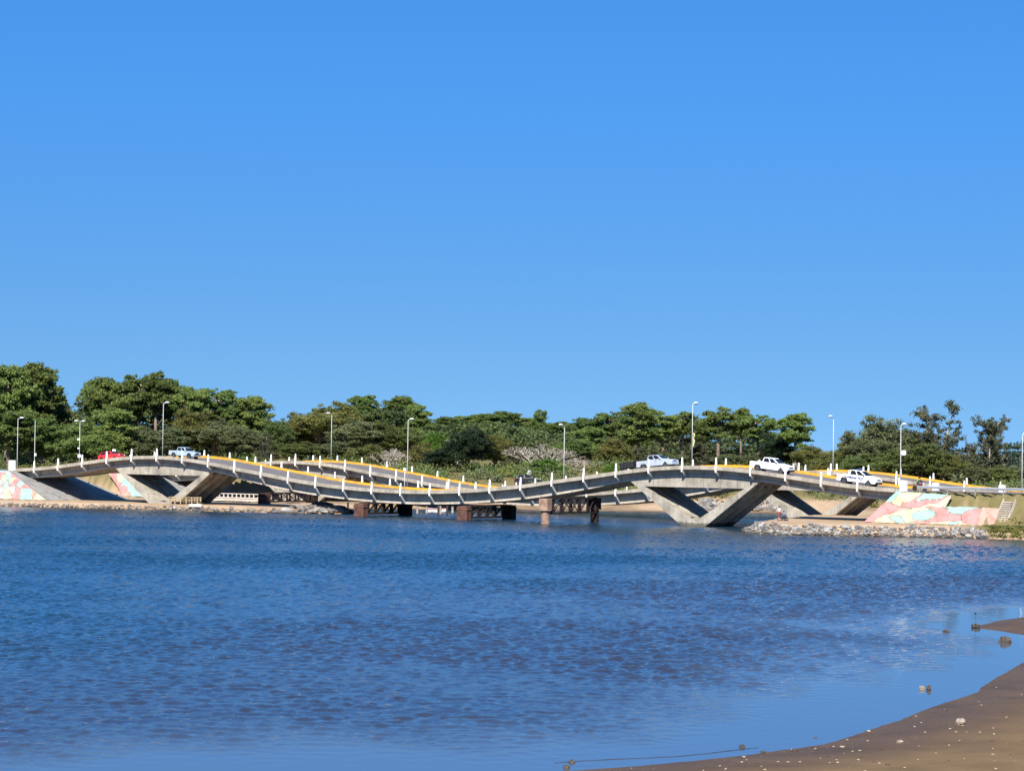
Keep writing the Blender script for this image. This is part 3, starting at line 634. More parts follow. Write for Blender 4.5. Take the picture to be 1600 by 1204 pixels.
def shrub_proto(seed, mat_):
    rng = random.Random(seed); L = Leaves(seed); mb = MB()
    for i in range(34):
        a = i * 2.4; k = math.sqrt((i + .5) / 34); z = PH * .9 * math.sqrt(max(.02, 1 - k * k)) * rng.uniform(.6, 1) ; r0 = rng.uniform(.9, 1.6)
        c = (PWD * .43 * k * math.cos(a), PWD * .43 * k * math.sin(a), z)
        L.clump(c, (r0 * .9, r0 * .9, r0 * 1.5), 330, .30, .4)
        mb.tube(bend((rng.uniform(-.4, .4), rng.uniform(-.4, .4), -1), c, rng, .08, 3), [.08, .06, .045, .02], 4)
    return L.mesh('crown', M[mat_]), mb_mesh(mb, 'stems', M['bark'])
M['euc'] = leaf_mat('eucalyptus_leaves', (.165, .165, .085), (.075, .085, .045), scale=.6, rnd=.12)
PROTO = {'pine': [pine_proto(1), pine_proto(2, .36, .66, 40), pine_proto(3, .48, .62, 32), pine_proto(4, .38, .75, 44), pine_proto(5, .32, .7, 48)],
         'tall': [pine_proto(11, .56, .62, 25), pine_proto(12, .60, .6, 21), pine_proto(13, .53, .66, 27)],
         'bush': [bush_proto(21), bush_proto(22, .05, 48), bush_proto(23, .2, 36), bush_proto(24, .1, 44)],
         'euc': [euc_proto(31), euc_proto(32, 28)], 'bare': [bare_proto(41), bare_proto(42, 1.25)],
         'shrub': [shrub_proto(51, 'green'), shrub_proto(52, 'green')]}
TREE_NAME = {'pine': 'pine_tree', 'tall': 'pine_tree', 'bush': 'broadleaf_tree', 'euc': 'eucalyptus_tree', 'bare': 'bare_tree', 'shrub': 'shrub'}
trng = random.Random(77); tcount = {}
def tree(x, ytop, wpx, D, kind, label, cat='tree', group=None, mat_=None, sink=0.0, rot=None, var=None):
    top = at(x, ytop, D); g = ground_z(top.x, top.y, False); k = tcount.get(kind, 0); tcount[kind] = k + 1
    cr, tk = PROTO[kind][(k if var is None else var) % len(PROTO[kind])]
    o = empty(TREE_NAME[kind], (top.x, top.y, g - sink), label, cat, group)
    h = (top.z - g + sink) / PH; w = wpx * D / F_PX / PWD
    o.scale = (w, w, h); o.rotation_euler.z = trng.uniform(0, 6.28) if rot is None else rot
    for me, nm in ((cr, 'crown'), (tk, tk.name.split('.')[0])):
        if me is None: continue
        c = bpy.data.objects.new(nm, me); COL.objects.link(c); c.parent = o
        if nm == 'crown' and mat_:
            c.material_slots[0].link = 'OBJECT'; c.material_slots[0].material = M[mat_]
    return o
T = tree
# left wood, above the left hump of the near bridge
T(6, 570, 100, 476, 'pine', 'tallest dense pine at the left edge of the photo', var=4)
T(46, 571, 108, 482, 'pine', 'broad tall pine just right of the one on the left edge', var=3)
T(80, 596, 62, 494, 'tall', 'pine with a side crown reaching into the sky gap behind the double headed lamp', var=0)
T(18, 640, 96, 468, 'pine', 'lower pine in front of the two tall ones on the far left', var=1)
T(66, 652, 80, 470, 'pine', 'mid-height pine behind the dark blue car', var=4)
T(104, 636, 74, 488, 'bush', 'round tree below the gap in the left skyline', mat_='bush')
T(128, 655, 86, 471, 'bush', 'dark green tree right behind the double headed lamp', mat_='bush')
T(147, 592, 66, 492, 'tall', 'flat-crowned pine at the right side of the left sky gap', var=1)
T(176, 588, 84, 480, 'pine', 'tall pine above the red car', var=0)
T(214, 581, 92, 486, 'tall', 'highest pine of the group above the left hump of the bridge', var=2)
T(250, 583, 86, 482, 'tall', 'tall umbrella pine straight above the lamp post of the left hump', var=0)
T(268, 592, 56, 492, 'pine', 'narrow pine wedged behind the umbrella pine of the left hump', var=2)
T(160, 668, 74, 466, 'bush', 'low bushy tree directly behind the red car', mat_='pine')
T(188, 640, 92, 470, 'pine', 'broad low pine between red car and left lamp post', var=3)
T(222, 662, 88, 472, 'bush', 'grey-green tree left of the lamp post on the left hump', mat_='grey')
T(300, 603, 72, 480, 'tall', 'umbrella pine above the blue silver pickup', var=1)
T(338, 603, 88, 484, 'tall', 'wide flat pine right of the one above the blue silver pickup', var=2)
T(268, 664, 74, 471, 'bush', 'dull grey-green tree behind the tall lamp post on the left hump', mat_='grey')
T(296, 640, 78, 474, 'bush', 'brownish tree behind the short lamp of the blue silver pickup', mat_='olive')
T(338, 654, 86, 472, 'bush', 'grey-green round tree right above the first yellow kerb', mat_='grey')
T(370, 632, 62, 480, 'pine', 'small pine stepping down the skyline right of the left pines', var=4)
T(402, 621, 80, 480, 'pine', 'conical dark pine standing alone before the dip in the skyline', mat_='pine', var=3)
T(384, 666, 84, 468, 'bush', 'pale grey-green tree below the conical pine', mat_='grey')
T(430, 655, 62, 474, 'bush', 'slim dark tree in the skyline dip', mat_='bush')
T(414, 676, 40, 461, 'euc', 'thin pale-stemmed tree behind the near bridge slope', cat='tree')
T(466, 645, 66, 486, 'bush', 'olive-brown tree at the right side of the skyline dip', mat_='olive')
T(500, 632, 86, 482, 'bush', 'large olive-brown tree left of the far bridge lamp', mat_='olive')
T(536, 624, 84, 488, 'bush', 'olive tree behind the far bridge lamp', mat_='olive')
T(576, 616, 80, 494, 'pine', 'pine on the highest point of the middle skyline', var=1)
T(618, 617, 84, 498, 'pine', 'bright pine just left of the tall lamp of the bridge dip', var=0)
T(650, 632, 64, 496, 'pine', 'pine sloping down right of the tall lamp of the bridge dip', var=4)
T(560, 654, 84, 470, 'bush', 'grey tree behind the far bridge right of its lamp', mat_='grey')
T(600, 658, 80, 474, 'bush', 'dark green tree above the leafless bush', mat_='bush')
T(640, 664, 80, 474, 'bush', 'dark tree behind the upper part of the tall lamp', mat_='bush')
T(470, 688, 66, 458, 'bush', 'low green tree behind the palm', mat_='bush')
T(524, 688, 66, 460, 'bush', 'low grey tree behind the foot of the far bridge lamp', mat_='grey')
T(574, 692, 84, 456, 'shrub', 'wide olive shrub left of the leafless bush', cat='shrub', mat_='olive')
T(612, 690, 36, 446, 'bare', 'leafless twiggy bush left of the tall lamp foot', var=0)
T(664, 690, 80, 456, 'shrub', 'wide olive-green shrub right of the tall lamp foot', cat='shrub', mat_='olive')
T(682, 672, 64, 462, 'shrub', 'bright green bush above the round white sign', cat='shrub', mat_='green')
T(688, 700, 54, 446, 'bush', 'low dark tree behind the round white sign', mat_='dark')
T(733, 668, 78, 446, 'bush', 'very dark round tree in the middle of the wood', mat_='dark', var=0)
T(774, 676, 74, 450, 'bush', 'tall olive tree right of the very dark tree', mat_='olive')
T(806, 694, 66, 447, 'euc', 'ragged olive-grey tree left of the bare grey tree', var=1)
T(843, 639, 32, 530, 'tall', 'lone thin pine poking above the middle skyline', var=1)
T(846, 680, 62, 441, 'bare', 'wide leafless grey tree behind the bright green shrub', var=1)
T(905, 710, 40, 440, 'bare', 'low bare branches right of the bright green shrub', var=0)
T(850, 716, 82, 436, 'shrub', 'bright green shrub by the dark car at the bridge dip', cat='shrub', var=0)
T(898, 684, 84, 456, 'bush', 'dark green tree behind the single lamp right of the bare tree', mat_='bush')
T(926, 668, 70, 464, 'pine', 'low pine right of the single lamp', var=3)
T(916, 652, 74, 474, 'tall', 'pine on the skyline right of the lamp above the bright shrub', var=1)
T(956, 640, 74, 470, 'tall', 'pine on the skyline above the black trailer', var=2)
T(996, 631, 86, 464, 'pine', 'high round-topped pine above the silver pickup', var=3)
T(1036, 644, 74, 470, 'tall', 'pine between silver pickup and tallest lamp', var=0)
T(1068, 642, 66, 474, 'tall', 'flat pine behind the lamp of the right hump', var=1)
T(1094, 652, 50, 468, 'tall', 'small pine just right of the lamp of the right hump', var=2)
T(1122, 637, 82, 460, 'tall', 'umbrella pine right of the lamp of the right hump', var=0)
T(1158, 636, 52, 468, 'tall', 'slender high pine right of the umbrella pine', var=1)
T(1184, 645, 80, 460, 'tall', 'wide spreading pine above the white pickup', var=2)
T(960, 684, 56, 452, 'bush', 'dark olive tree behind the black trailer', mat_='olive')
T(960, 722, 44, 430, 'shrub', 'small bright green shrub left of the black trailer', cat='shrub', var=1)
T(1003, 696, 72, 456, 'euc', 'grey-brown thin tree behind the silver pickup', var=0)
T(1046, 706, 70, 458, 'bush', 'grey understorey tree left of the lamp of the right hump', mat_='grey')
T(1098, 690, 74, 454, 'euc', 'thin-stemmed grey tree right of the lamp of the right hump', var=1)
T(1140, 708, 76, 454, 'bush', 'grey-green tree left of the white pickup', mat_='grey')
T(1186, 708, 72, 450, 'bush', 'grey-green tree behind the white pickup', mat_='grey')
T(1246, 644, 78, 444, 'pine', 'uneven pine standing apart right of the white pickup', var=2)
T(1216, 676, 58, 448, 'bush', 'dark tree leaning on the uneven pine', mat_='dark')
T(1262, 694, 54, 440, 'bush', 'low olive tree under the right side of the uneven pine', mat_='olive')
T(1292, 708, 70, 432, 'shrub', 'olive shrub behind the half hidden lamp', cat='shrub', mat_='olive')
T(1306, 700, 50, 520, 'bush', 'distant tree in the sky gap by the half hidden lamp', mat_='bush')
T(1374, 651, 96, 428, 'bush', 'big dense tree behind the striped pickup', mat_='grey', var=1)
T(1340, 672, 78, 432, 'bush', 'left shoulder of trees beside the big dense tree', mat_='olive', var=3)
T(1410, 664, 84, 430, 'bush', 'dense tree behind the lamp with a sign box', mat_='grey', var=0)
T(1340, 706, 80, 422, 'bush', 'low green tree left of the striped pickup roof', mat_='bush')
T(1396, 704, 84, 420, 'bush', 'low dark tree behind the lamp foot with a sign box', mat_='bush')
T(1462, 626, 128, 424, 'euc', 'tall airy eucalyptus above the motorcycle', var=0, rot=.4)
T(1440, 688, 88, 420, 'bush', 'dark tree at the foot of the airy eucalyptus', mat_='bush', var=2)
T(1484, 706, 74, 420, 'bush', 'olive tree right of the foot of the airy eucalyptus', mat_='olive')
T(1547, 648, 100, 424, 'euc', 'upright sparse eucalyptus near the right edge', var=1, rot=2.0)
T(1513, 690, 40, 426, 'euc', 'small sparse eucalyptus left of the upright one', var=1)
T(1512, 722, 70, 418, 'bush', 'low bush tree between the two eucalyptus trees', mat_='grey')
T(1562, 728, 64, 418, 'bush', 'low bush tree right of the upright eucalyptus', mat_='bush')
T(1596, 726, 60, 440, 'bush', 'low tree at the right edge behind the last lamp', mat_='grey')
# pines of the hill wood that nothing tells apart
for x, y, w, D in ((690, 650, 78, 560), (722, 649, 80, 570), (754, 645, 80, 565), (786, 644, 84, 560), (818, 652, 76, 570), (866, 660, 76, 560), (706, 662, 80, 540), (742, 660, 84, 545), (778, 660, 80, 535), (812, 668, 80, 540), (884, 658, 70, 545), (676, 660, 60, 530)):
    T(x, y, w, D, 'pine', 'green pine in the closed wood on the middle hill', group='pines of the closed wood on the middle hill')

# ------------------------------------------------------------------ wood that reads as one mass, undergrowth
SKY = [(-60, 575), (0, 572), (60, 584), (95, 606), (110, 642), (135, 612), (180, 592), (260, 594), (330, 612), (360, 618), (376, 642), (405, 632), (440, 654), (480, 640), (520, 632), (575, 624), (640, 630), (665, 648), (720, 654), (780, 650),
       (830, 660), (880, 664), (920, 658), (985, 640), (1030, 652), (1100, 652), (1170, 646), (1200, 664), (1215, 684), (1262, 690), (1290, 700), (1312, 704), (1335, 684), (1380, 666), (1420, 684), (1480, 700), (1700, 702)]
def sky_y(x): return interp(SKY, max(-55, min(1695, x)))
def wood(name, xs, top, D0, D1, m, step=11, size=.75, per=64, rad=2.1, y1=752):
    L = Leaves(909 + len(name)); rng = random.Random(len(name))
    x = xs[0]
    while x < xs[1]:
        y = top(x) + rng.uniform(0, 7)
        while y < y1:
            D = rng.uniform(D0, D1) + (y1 - y) * -.12; p = at(x + rng.uniform(-6, 6), y + rng.uniform(2, 8), D); r0 = rng.uniform(.6, 1.1) * rad
            if p.z > ground_z(p.x, p.y, False) - 1: L.clump(p, (r0, r0, r0 * .7), per, size, .45, True)
            y += rng.uniform(9, 15)
        x += step
    me = L.mesh(name, m); o = bpy.data.objects.new(name, me); COL.objects.link(o)
    return tag(o, kind='stuff')
wood('distant_woodland', (-60, 1340), lambda x: sky_y(x) + 12, 500, 535, M['wood_far'], step=8, y1=775, size=.5, per=120)
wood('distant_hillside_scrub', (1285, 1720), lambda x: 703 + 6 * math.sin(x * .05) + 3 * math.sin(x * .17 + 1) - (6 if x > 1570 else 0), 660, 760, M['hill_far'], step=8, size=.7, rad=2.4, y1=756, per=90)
def undergrowth(name, m, seed, rows, pr, rmax):          # scrub between the trunks
    L = Leaves(seed); rng = random.Random(seed)
    x = -30
    while x < 1660:
        for q0, q1 in rows:
            D = 400
            q = rng.uniform(q0, q1); p = at(x + rng.uniform(-4, 4), 730, D); D += (q - tq(p)[1]) / .83; p = at(x, 730, D)
            if shore_d(p.x, p.y) < 9 or (775 < x < 935 and q < 62): continue
            g = ground_z(p.x, p.y, False); r0 = rng.uniform(.4, 1) ** 1.5 * rmax
            if noise.noise(Vector((x * .012, q * .06, seed))) < pr - .5: L.clump((p.x, p.y, g + r0 * .45), (r0 * 1.3, r0 * 1.1, r0), 130, .27, .35); L.clump((p.x + rng.gauss(0, 1) * r0, p.y, g + r0 * .8), (r0 * .6, r0 * .6, r0 * .5), 55, .24, .35)
        x += 6
    me = L.mesh(name, m); o = bpy.data.objects.new(name, me); COL.objects.link(o); tag(o, kind='stuff')
undergrowth('undergrowth', M['bush'], 31, [(50, 56), (56, 64), (64, 74), (74, 86)], .62, 2.0)
undergrowth('undergrowth', M['olive'], 32, [(48, 54), (58, 66), (70, 90)], .42, 1.7)
undergrowth('undergrowth', M['grey'], 33, [(52, 60), (62, 72)], .45, 2.4)
# palm
def palm(x, y, D, label, h=3.6):
    p = at(x, y, D); g = ground_z(p.x, p.y, False); o = empty('palm_tree', (p.x, p.y, g), label, 'palm'); rng = random.Random(5)
    hh = p.z - g
    mb = MB(); mb.tube([(0, 0, -.5), (.05, 0, hh * .3), (0, .05, hh * .55)], [.3, .24, .2], 10); mb.build('trunk', M['palebark'], o, smooth=True)
    mb = MB()
    for k in range(17):
        a = k * 2.4; el = .25 + 1.1 * (k / 17); ln = 2.1; pts = []
        for i in range(7):
            f = i / 6; r = ln * f * math.cos(el * (1 - .2 * f)); z = hh * .55 + ln * f * math.sin(el) - 1.15 * f * f * (1.2 - k / 25)
            pts.append(Vector((math.cos(a) * r, math.sin(a) * r, z)))
        for i in range(6):
            sd = Vector((-math.sin(a), math.cos(a), 0)); w0, w1 = .28 * math.sin(math.pi * (.1 + .85 * i / 6)), .28 * math.sin(math.pi * (.1 + .85 * (i + 1) / 6)) if i < 5 else .02
            for s_ in (-1, 1):
                mb.add([pts[i], pts[i + 1], pts[i + 1] + sd * s_ * w1 - Vector((0, 0, w1 * .4)), pts[i] + sd * s_ * w0 - Vector((0, 0, w0 * .4))], [(0, 1, 2, 3)])
    mb.build('fronds', M['palmleaf'], o)
M['palmleaf'] = leaf_mat('palm_fronds', (.21, .22, .10), (.12, .14, .06), scale=.8, rnd=.05)
palm(486, 700, 436, 'small pale green palm behind the far bridge')
palm(1497, 733, 404, 'low spiky palm bush beyond the far bridge end, under the right eucalyptus trees')

def river_grass():
    L = Leaves(606); rng = random.Random(6); k = 0
    while k < 420:
        p = onz(rng.uniform(1540, 1680), rng.uniform(822, 840), .6); d = shore_d(p.x, p.y); g = ground_z(p.x, p.y)
        if d < .35 or d > 7 or g > 2.2: k += .2; continue
        L.clump((p.x, p.y, g + .06), (.6, .6, .13), 34, .2, .3); k += .7
    me = L.mesh('river_grass', M['reed']); o = bpy.data.objects.new('river_grass', me); COL.objects.link(o); tag(o, kind='stuff')
M['reed'] = leaf_mat('river_grass', (.20, .20, .05), (.10, .105, .03), scale=.7, rnd=0)
river_grass()
# ------------------------------------------------------------------ painted abutment slopes
def ray_plane(x, y, p0, nrm):
    d = ray(x, y); c = Vector((0, 0, CAM_H)); return c + d * ((p0 - c).dot(nrm) / d.dot(nrm))
def slope_tk(b, x, y):                  # pixel on the near side slope of an embankment -> t, k (k metres out from its top edge)
    zr = 4.95 + b['dz'] + ROAD_UP - .08
    p0 = B(0, b['q'] - .9, zr); dn = -N * S_NEAR + Vector((0, 0, -1)); nrm = dn.cross(U).normalized()
    p = ray_plane(x, y, p0, nrm); t, q = tq(p); return t - b['dt'], (b['q'] - .9) - q
def slope_pt(b, t, k, up=0.0):
    zr = 4.95 + b['dz'] + ROAD_UP - .08
    return B(t + b['dt'], b['q'] - .9 - k, zr - k / S_NEAR) + (Vector((0, 0, S_NEAR)) - N).normalized() * up
def inpoly(x, y, P):
    ins = False; j = len(P) - 1
    for i in range(len(P)):
        if (P[i][1] > y) != (P[j][1] > y) and x < (P[j][0] - P[i][0]) * (y - P[i][1]) / (P[j][1] - P[i][1]) + P[i][0]: ins = not ins
        j = i
    return ins
def paint_mat():
    m = bpy.data.materials.new('mural_paint'); m.use_nodes = True; nd, lk = m.node_tree.nodes, m.node_tree.links; bs = nd['Principled BSDF']
    a = nd.new('ShaderNodeAttribute'); a.attribute_name = 'paint'; n_ = nd.new('ShaderNodeTexNoise'); n_.inputs['Scale'].default_value = 1.3; n_.inputs['Detail'].default_value = 7
    t_ = nd.new('ShaderNodeTexCoord'); lk.new(t_.outputs['Object'], n_.inputs['Vector'])
    r = nd.new('ShaderNodeValToRGB'); r.color_ramp.elements[0].position = .3; r.color_ramp.elements[0].color = (.72, .7, .66, 1); r.color_ramp.elements[1].position = .55; r.color_ramp.elements[1].color = (1, 1, 1, 1); lk.new(n_.outputs[0], r.inputs[0])
    x_ = nd.new('ShaderNodeMix'); x_.data_type = 'RGBA'; x_.blend_type = 'MULTIPLY'; x_.inputs[0].default_value = 1; lk.new(a.outputs['Color'], x_.inputs[6]); lk.new(r.outputs[0], x_.inputs[7])
    lk.new(x_.outputs[2], bs.inputs['Base Color']); bs.inputs['Roughness'].default_value = .85; bs.inputs['Specular IOR Level'].default_value = .15; return m
M['mural'] = paint_mat()
PINK, MINT, CREAM, PEACH, PALE, LINE, SKYB = (.54, .225, .21), (.27, .44, .385), (.44, .44, .29), (.52, .28, .22), (.36, .335, .315), (.16, .12, .10), (.29, .40, .44)
def mural(name, parent, b, outline_tk, paint, step=.06):
    ts = [p[0] for p in outline_tk]; ks = [p[1] for p in outline_tk]; t0, t1, k0, k1 = min(ts), max(ts), min(ks), max(ks)
    sk = step * S_NEAR; nt_, nk = int((t1 - t0) / step), int((k1 - k0) / sk); ids = {}
    for i in range(nt_):
        for j in range(nk):
            t, k = t0 + (i + .5) * step, k0 + (j + .5) * sk
            if inpoly(t, k, outline_tk): ids[(i, j)] = paint(t, k)
    vid = {}; vs = []; fs = []; cols = []
    def V(i, j):
        if (i, j) not in vid: vid[(i, j)] = len(vs); vs.append(slope_pt(b, t0 + i * step, k0 + j * sk, .12))
        return vid[(i, j)]
    for (i, j), c in ids.items():
        r_ = ids.get((i + 1, j)); d_ = ids.get((i, j + 1)); edge = (r_ is not None and r_ != c) or (d_ is not None and d_ != c)
        if edge and c != ARCC and r_ != ARCC and d_ != ARCC and noise.noise(Vector((i * .15, j * .15, 3))) > -.3: c = LINE
        fs.append((V(i, j), V(i + 1, j), V(i + 1, j + 1), V(i, j + 1))); cols.append(c)
    me = bpy.data.meshes.new(name); me.from_pydata([tuple(p) for p in vs], [], fs); me.update()
    ca = me.color_attributes.new('paint', 'FLOAT_COLOR', 'CORNER'); ca.data.foreach_set('color', [x for c in cols for _ in range(4) for x in (*c, 1)])
    me.materials.append(M['mural']); o = bpy.data.objects.new(name, me); COL.objects.link(o); o.parent = parent
    o.modifiers.new('thick', 'SOLIDIFY').thickness = .14; o.modifiers['thick'].offset = -1 
    return o
def wobble(t, k): z = k / S_NEAR; return t + .3 * noise.noise(Vector((t * .6, z * .6, 9))), k + .22 * S_NEAR * noise.noise(Vector((t * .6, z * .6, 19)))
# right abutment: hand drawn colour fields
b0, b1 = BR
ZR = lambda x, y: slope_tk(b0, 1340 + x / 4.815, 610 + y / 4.815)
fields = [(CREAM, [(335, 770), (480, 775), (390, 850), (300, 862), (262, 838)]), (MINT, [(300, 760), (375, 768), (300, 832), (250, 845), (200, 830)]),
          (PINK, [(235, 832), (300, 866), (330, 888), (250, 935), (205, 935), (130, 1000), (20, 1010)]),
          (PINK, [(335, 890), (345, 860), (440, 812), (505, 778), (430, 838), (560, 832), (715, 795), (600, 850), (480, 880)]),
          (MINT, [(505, 770), (715, 785), (700, 797), (560, 827), (430, 836)]), (PEACH, [(255, 905), (330, 890), (420, 893), (300, 915), (215, 940)]),
          (MINT, [(445, 915), (555, 905), (592, 945), (540, 972), (432, 985), (412, 950)]),
          (PINK, [(520, 886), (660, 882), (712, 930), (785, 948), (790, 985), (640, 988), (480, 1000), (395, 1000), (540, 976), (602, 945), (570, 903)]),
          (MINT, [(668, 875), (955, 885), (850, 905), (795, 947), (715, 932)]), (CREAM, [(760, 900), (800, 890), (770, 950), (735, 940)]),
          (PEACH, [(950, 888), (1085, 885), (1035, 1012), (900, 1012), (930, 940)]), (PINK, [(955, 886), (930, 945), (905, 1012), (800, 1008), (788, 950), (850, 905)]),
          (MINT, [(240, 948), (325, 948), (372, 1005), (300, 1005)]), (MINT, [(720, 990), (800, 978), (770, 1010), (690, 1008)])]
fields = [(c, [ZR(*p) for p in P]) for c, P in fields]
def paint_r(t, k):
    t, k = wobble(t, k)
    for c, P in fields:
        if inpoly(t, k, P):
            if c in (PEACH, PINK) and t > ARC[0] - 3.2 and (math.hypot(t - ARC[0], (k - ARC[1]) / S_NEAR) * 1.3 + .5 * noise.noise(Vector((t, k, 2)))) % 1 < .09: return ARCC
            return c
    return CREAM
ARC, ARCC = ZR(1180, 760), (.34, .19, .17)
ab = empty('abutment', B(T_B + 6, -4, 1.2), 'concrete slope under the right bridge end, painted with pink, mint and cream curves', 'abutment', 'painted abutments')
bpy.context.view_layer.update()
def mk(parent, fn, *a): o = fn(*a); o.parent = None; bpy.context.view_layer.update(); o.data.transform(parent.matrix_world.inverted()); o.parent = parent; return o
def k_of_ground(z=1.3): return (4.95 + ROAD_UP - .08 - z) * S_NEAR
KB = k_of_ground(1.25)
corner_r = [(T_B + .3 - KB / S_NEAR * S_RIGHT, KB), (T_B + .3, 0.02)]
out_r = corner_r + [ZR(715, 790), ZR(668, 876), ZR(1078, 890)] + [(ZR(1032, 1005)[0], KB)]
mk(ab, mural, 'painted_slope', ab, b0, out_r, paint_r)
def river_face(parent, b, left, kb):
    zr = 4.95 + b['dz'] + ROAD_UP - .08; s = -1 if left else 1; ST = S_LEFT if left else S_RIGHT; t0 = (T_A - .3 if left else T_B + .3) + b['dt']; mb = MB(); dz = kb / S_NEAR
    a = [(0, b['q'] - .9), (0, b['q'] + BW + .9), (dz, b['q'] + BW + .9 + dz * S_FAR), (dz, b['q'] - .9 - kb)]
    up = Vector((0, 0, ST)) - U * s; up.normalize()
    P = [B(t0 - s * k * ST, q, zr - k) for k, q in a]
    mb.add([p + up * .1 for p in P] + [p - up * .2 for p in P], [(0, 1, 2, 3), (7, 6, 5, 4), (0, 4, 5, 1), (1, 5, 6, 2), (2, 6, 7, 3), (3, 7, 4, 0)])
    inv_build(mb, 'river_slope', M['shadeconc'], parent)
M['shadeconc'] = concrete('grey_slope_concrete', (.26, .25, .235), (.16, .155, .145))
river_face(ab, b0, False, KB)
# left abutment
SEED_L = [((40, 520), PINK), ((70, 590), CREAM), ((60, 460), SKYB), ((150, 470), PALE), ((170, 540), MINT), ((30, 640), PALE), ((110, 690), SKYB), ((230, 650), PINK), ((210, 600), CREAM), ((350, 660), MINT), ((300, 590), PINK), ((40, 740), PALE), ((120, 760), CREAM),
          ((210, 760), PALE), ((290, 790), PINK), ((400, 790), MINT), ((420, 710), PINK), ((560, 790), PEACH), ((610, 835), CREAM), ((30, 820), PALE), ((150, 830), CREAM), ((470, 840), MINT), ((240, 520), PINK), ((-80, 560), MINT), ((-80, 700), PINK), ((-150, 480), CREAM), ((-200, 780), PALE), ((-260, 600), PINK)]
SEED_L = [(slope_tk(b0, x / 10.036, 690 + y / 10.036), c) for (x, y), c in SEED_L]
def paint_l(t, k):
    t, k = wobble(t * 1.0, k); return min(SEED_L, key=lambda s: (s[0][0] - t) ** 2 + ((s[0][1] - k) / S_NEAR) ** 2)[1]
ab2 = empty('abutment', B(T_A - 6, -4, .8), 'painted concrete slope under the left bridge end, behind the metal railing', 'abutment', 'painted abutments')
bpy.context.view_layer.update(); KL = k_of_ground(.72)
mk(ab2, mural, 'painted_slope', ab2, b0, [(T_A - .3, .02), (T_A - .3 + KL / S_NEAR * S_LEFT, KL), (T_A - 14, KL), (T_A - 14, .02)], paint_l)
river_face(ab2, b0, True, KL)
# far bridge, left end
SEED_F = [((690, 865), CREAM), ((740, 862), PINK), ((790, 855), CREAM), ((760, 905), PINK), ((830, 890), MINT), ((810, 940), PINK), ((860, 930), MINT), ((880, 960), MINT), ((830, 975), PEACH), ((900, 985), MINT), ((720, 900), PALE), ((600, 870), PALE)]
SEED_F = [(slope_tk(b1, x / 4.152, 540 + y / 4.152), c) for (x, y), c in SEED_F]
def paint_f(t, k):
    t, k = wobble(t, k); return min(SEED_F, key=lambda s: (s[0][0] - t) ** 2 + ((s[0][1] - k) / S_NEAR) ** 2)[1]
ab3 = empty('abutment', B(T_A - 4, 30, .8), 'painted slope of the far bridge, seen through the left span of the near bridge', 'abutment', 'painted abutments')
bpy.context.view_layer.update(); KF = (4.95 - .65 + ROAD_UP - .08 - .75) * S_NEAR
mk(ab3, mural, 'painted_slope', ab3, b1, [(T_A - .3, .02), (T_A - .3 + KF / S_NEAR * S_LEFT, KF), (T_A - 5.5, KF), (T_A - 7.5, KF * .5), (T_A - 10, .02)], paint_f)
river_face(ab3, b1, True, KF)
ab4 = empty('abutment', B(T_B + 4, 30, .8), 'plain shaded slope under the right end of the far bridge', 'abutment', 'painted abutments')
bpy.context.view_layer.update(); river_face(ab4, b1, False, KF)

# ------------------------------------------------------------------ white end blocks, guard rail, steps
def block(t, q, b, w, d, h, label):
    z = 4.95 + b['dz'] + ROAD_UP - .1; mb = MB(); rot = Matrix.Rotation(-TH, 3, 'Z')
    mb.box((0, 0, h / 2), (w, d, h), rot); mb.box((0, 0, h + .03), (w * .9, d * .9, .06), rot)
    o = mb.build('end_block', M['white'], bevel=.03); o.location = B(t + b['dt'], b['q'] + q, z); return tag(o, label, 'end block', 'white end blocks of the bridges')
t_ = lambda x, y, q, b=b0: onq(x, y, b['q'] + q)[0] - b['dt']
block(t_(19, 732, -.3), -.3, b0, .95, .6, 1.55, 'white concrete block at the left end of the near bridge')
block(t_(1412, 762, -.3), -.3, b0, .8, .6, 1.3, 'white concrete block below the lamp with a sign box, above the mural')
block(t_(1462, 760, BW + .1), BW + .1, b0, .8, .6, .95, 'white block behind the motorcycle, with a white post on its left')
block(t_(1566, 766, -.3, b1), -.3, b1, .8, .6, 1.2, 'white block at the right end of the far bridge, beyond the guard rail')
gt = [(1432, -1.0), (1520, -1.15), (1660, -1.5)]
def guard_rail():
    t0, t1 = t_(1432, 766, -1.15), t_(1432, 766, -1.15) + 34; z = 4.95 + ROAD_UP - .1
    o = empty('guard_rail', B(t0, -.86, z), 'grey metal guard rail along the road right of the bridge', 'guard rail'); bpy.context.view_layer.update()
    mb = MB(); prof = [(-.03, .42), (-.07, .48), (-.07, .54), (-.02, .58), (-.07, .62), (-.07, .69), (-.03, .75), (0, .75), (-.03, .68), (.02, .58), (-.03, .49), (0, .42)]
    mb.prism(prof, lambda p, w: B(w, -.86 + p[0], z + p[1]), t0, t1); inv_build(mb, 'rail', M['galv'], o)
    t = t0 + .3
    while t < t1:
        mb = MB(); mb.box(B(t, -.77, z + .2), (.1, .1, 1.1), Matrix.Rotation(-TH, 3, 'Z')); inv_build(mb, 'rail_post', M['galv'], o); t += 3.6
guard_rail()
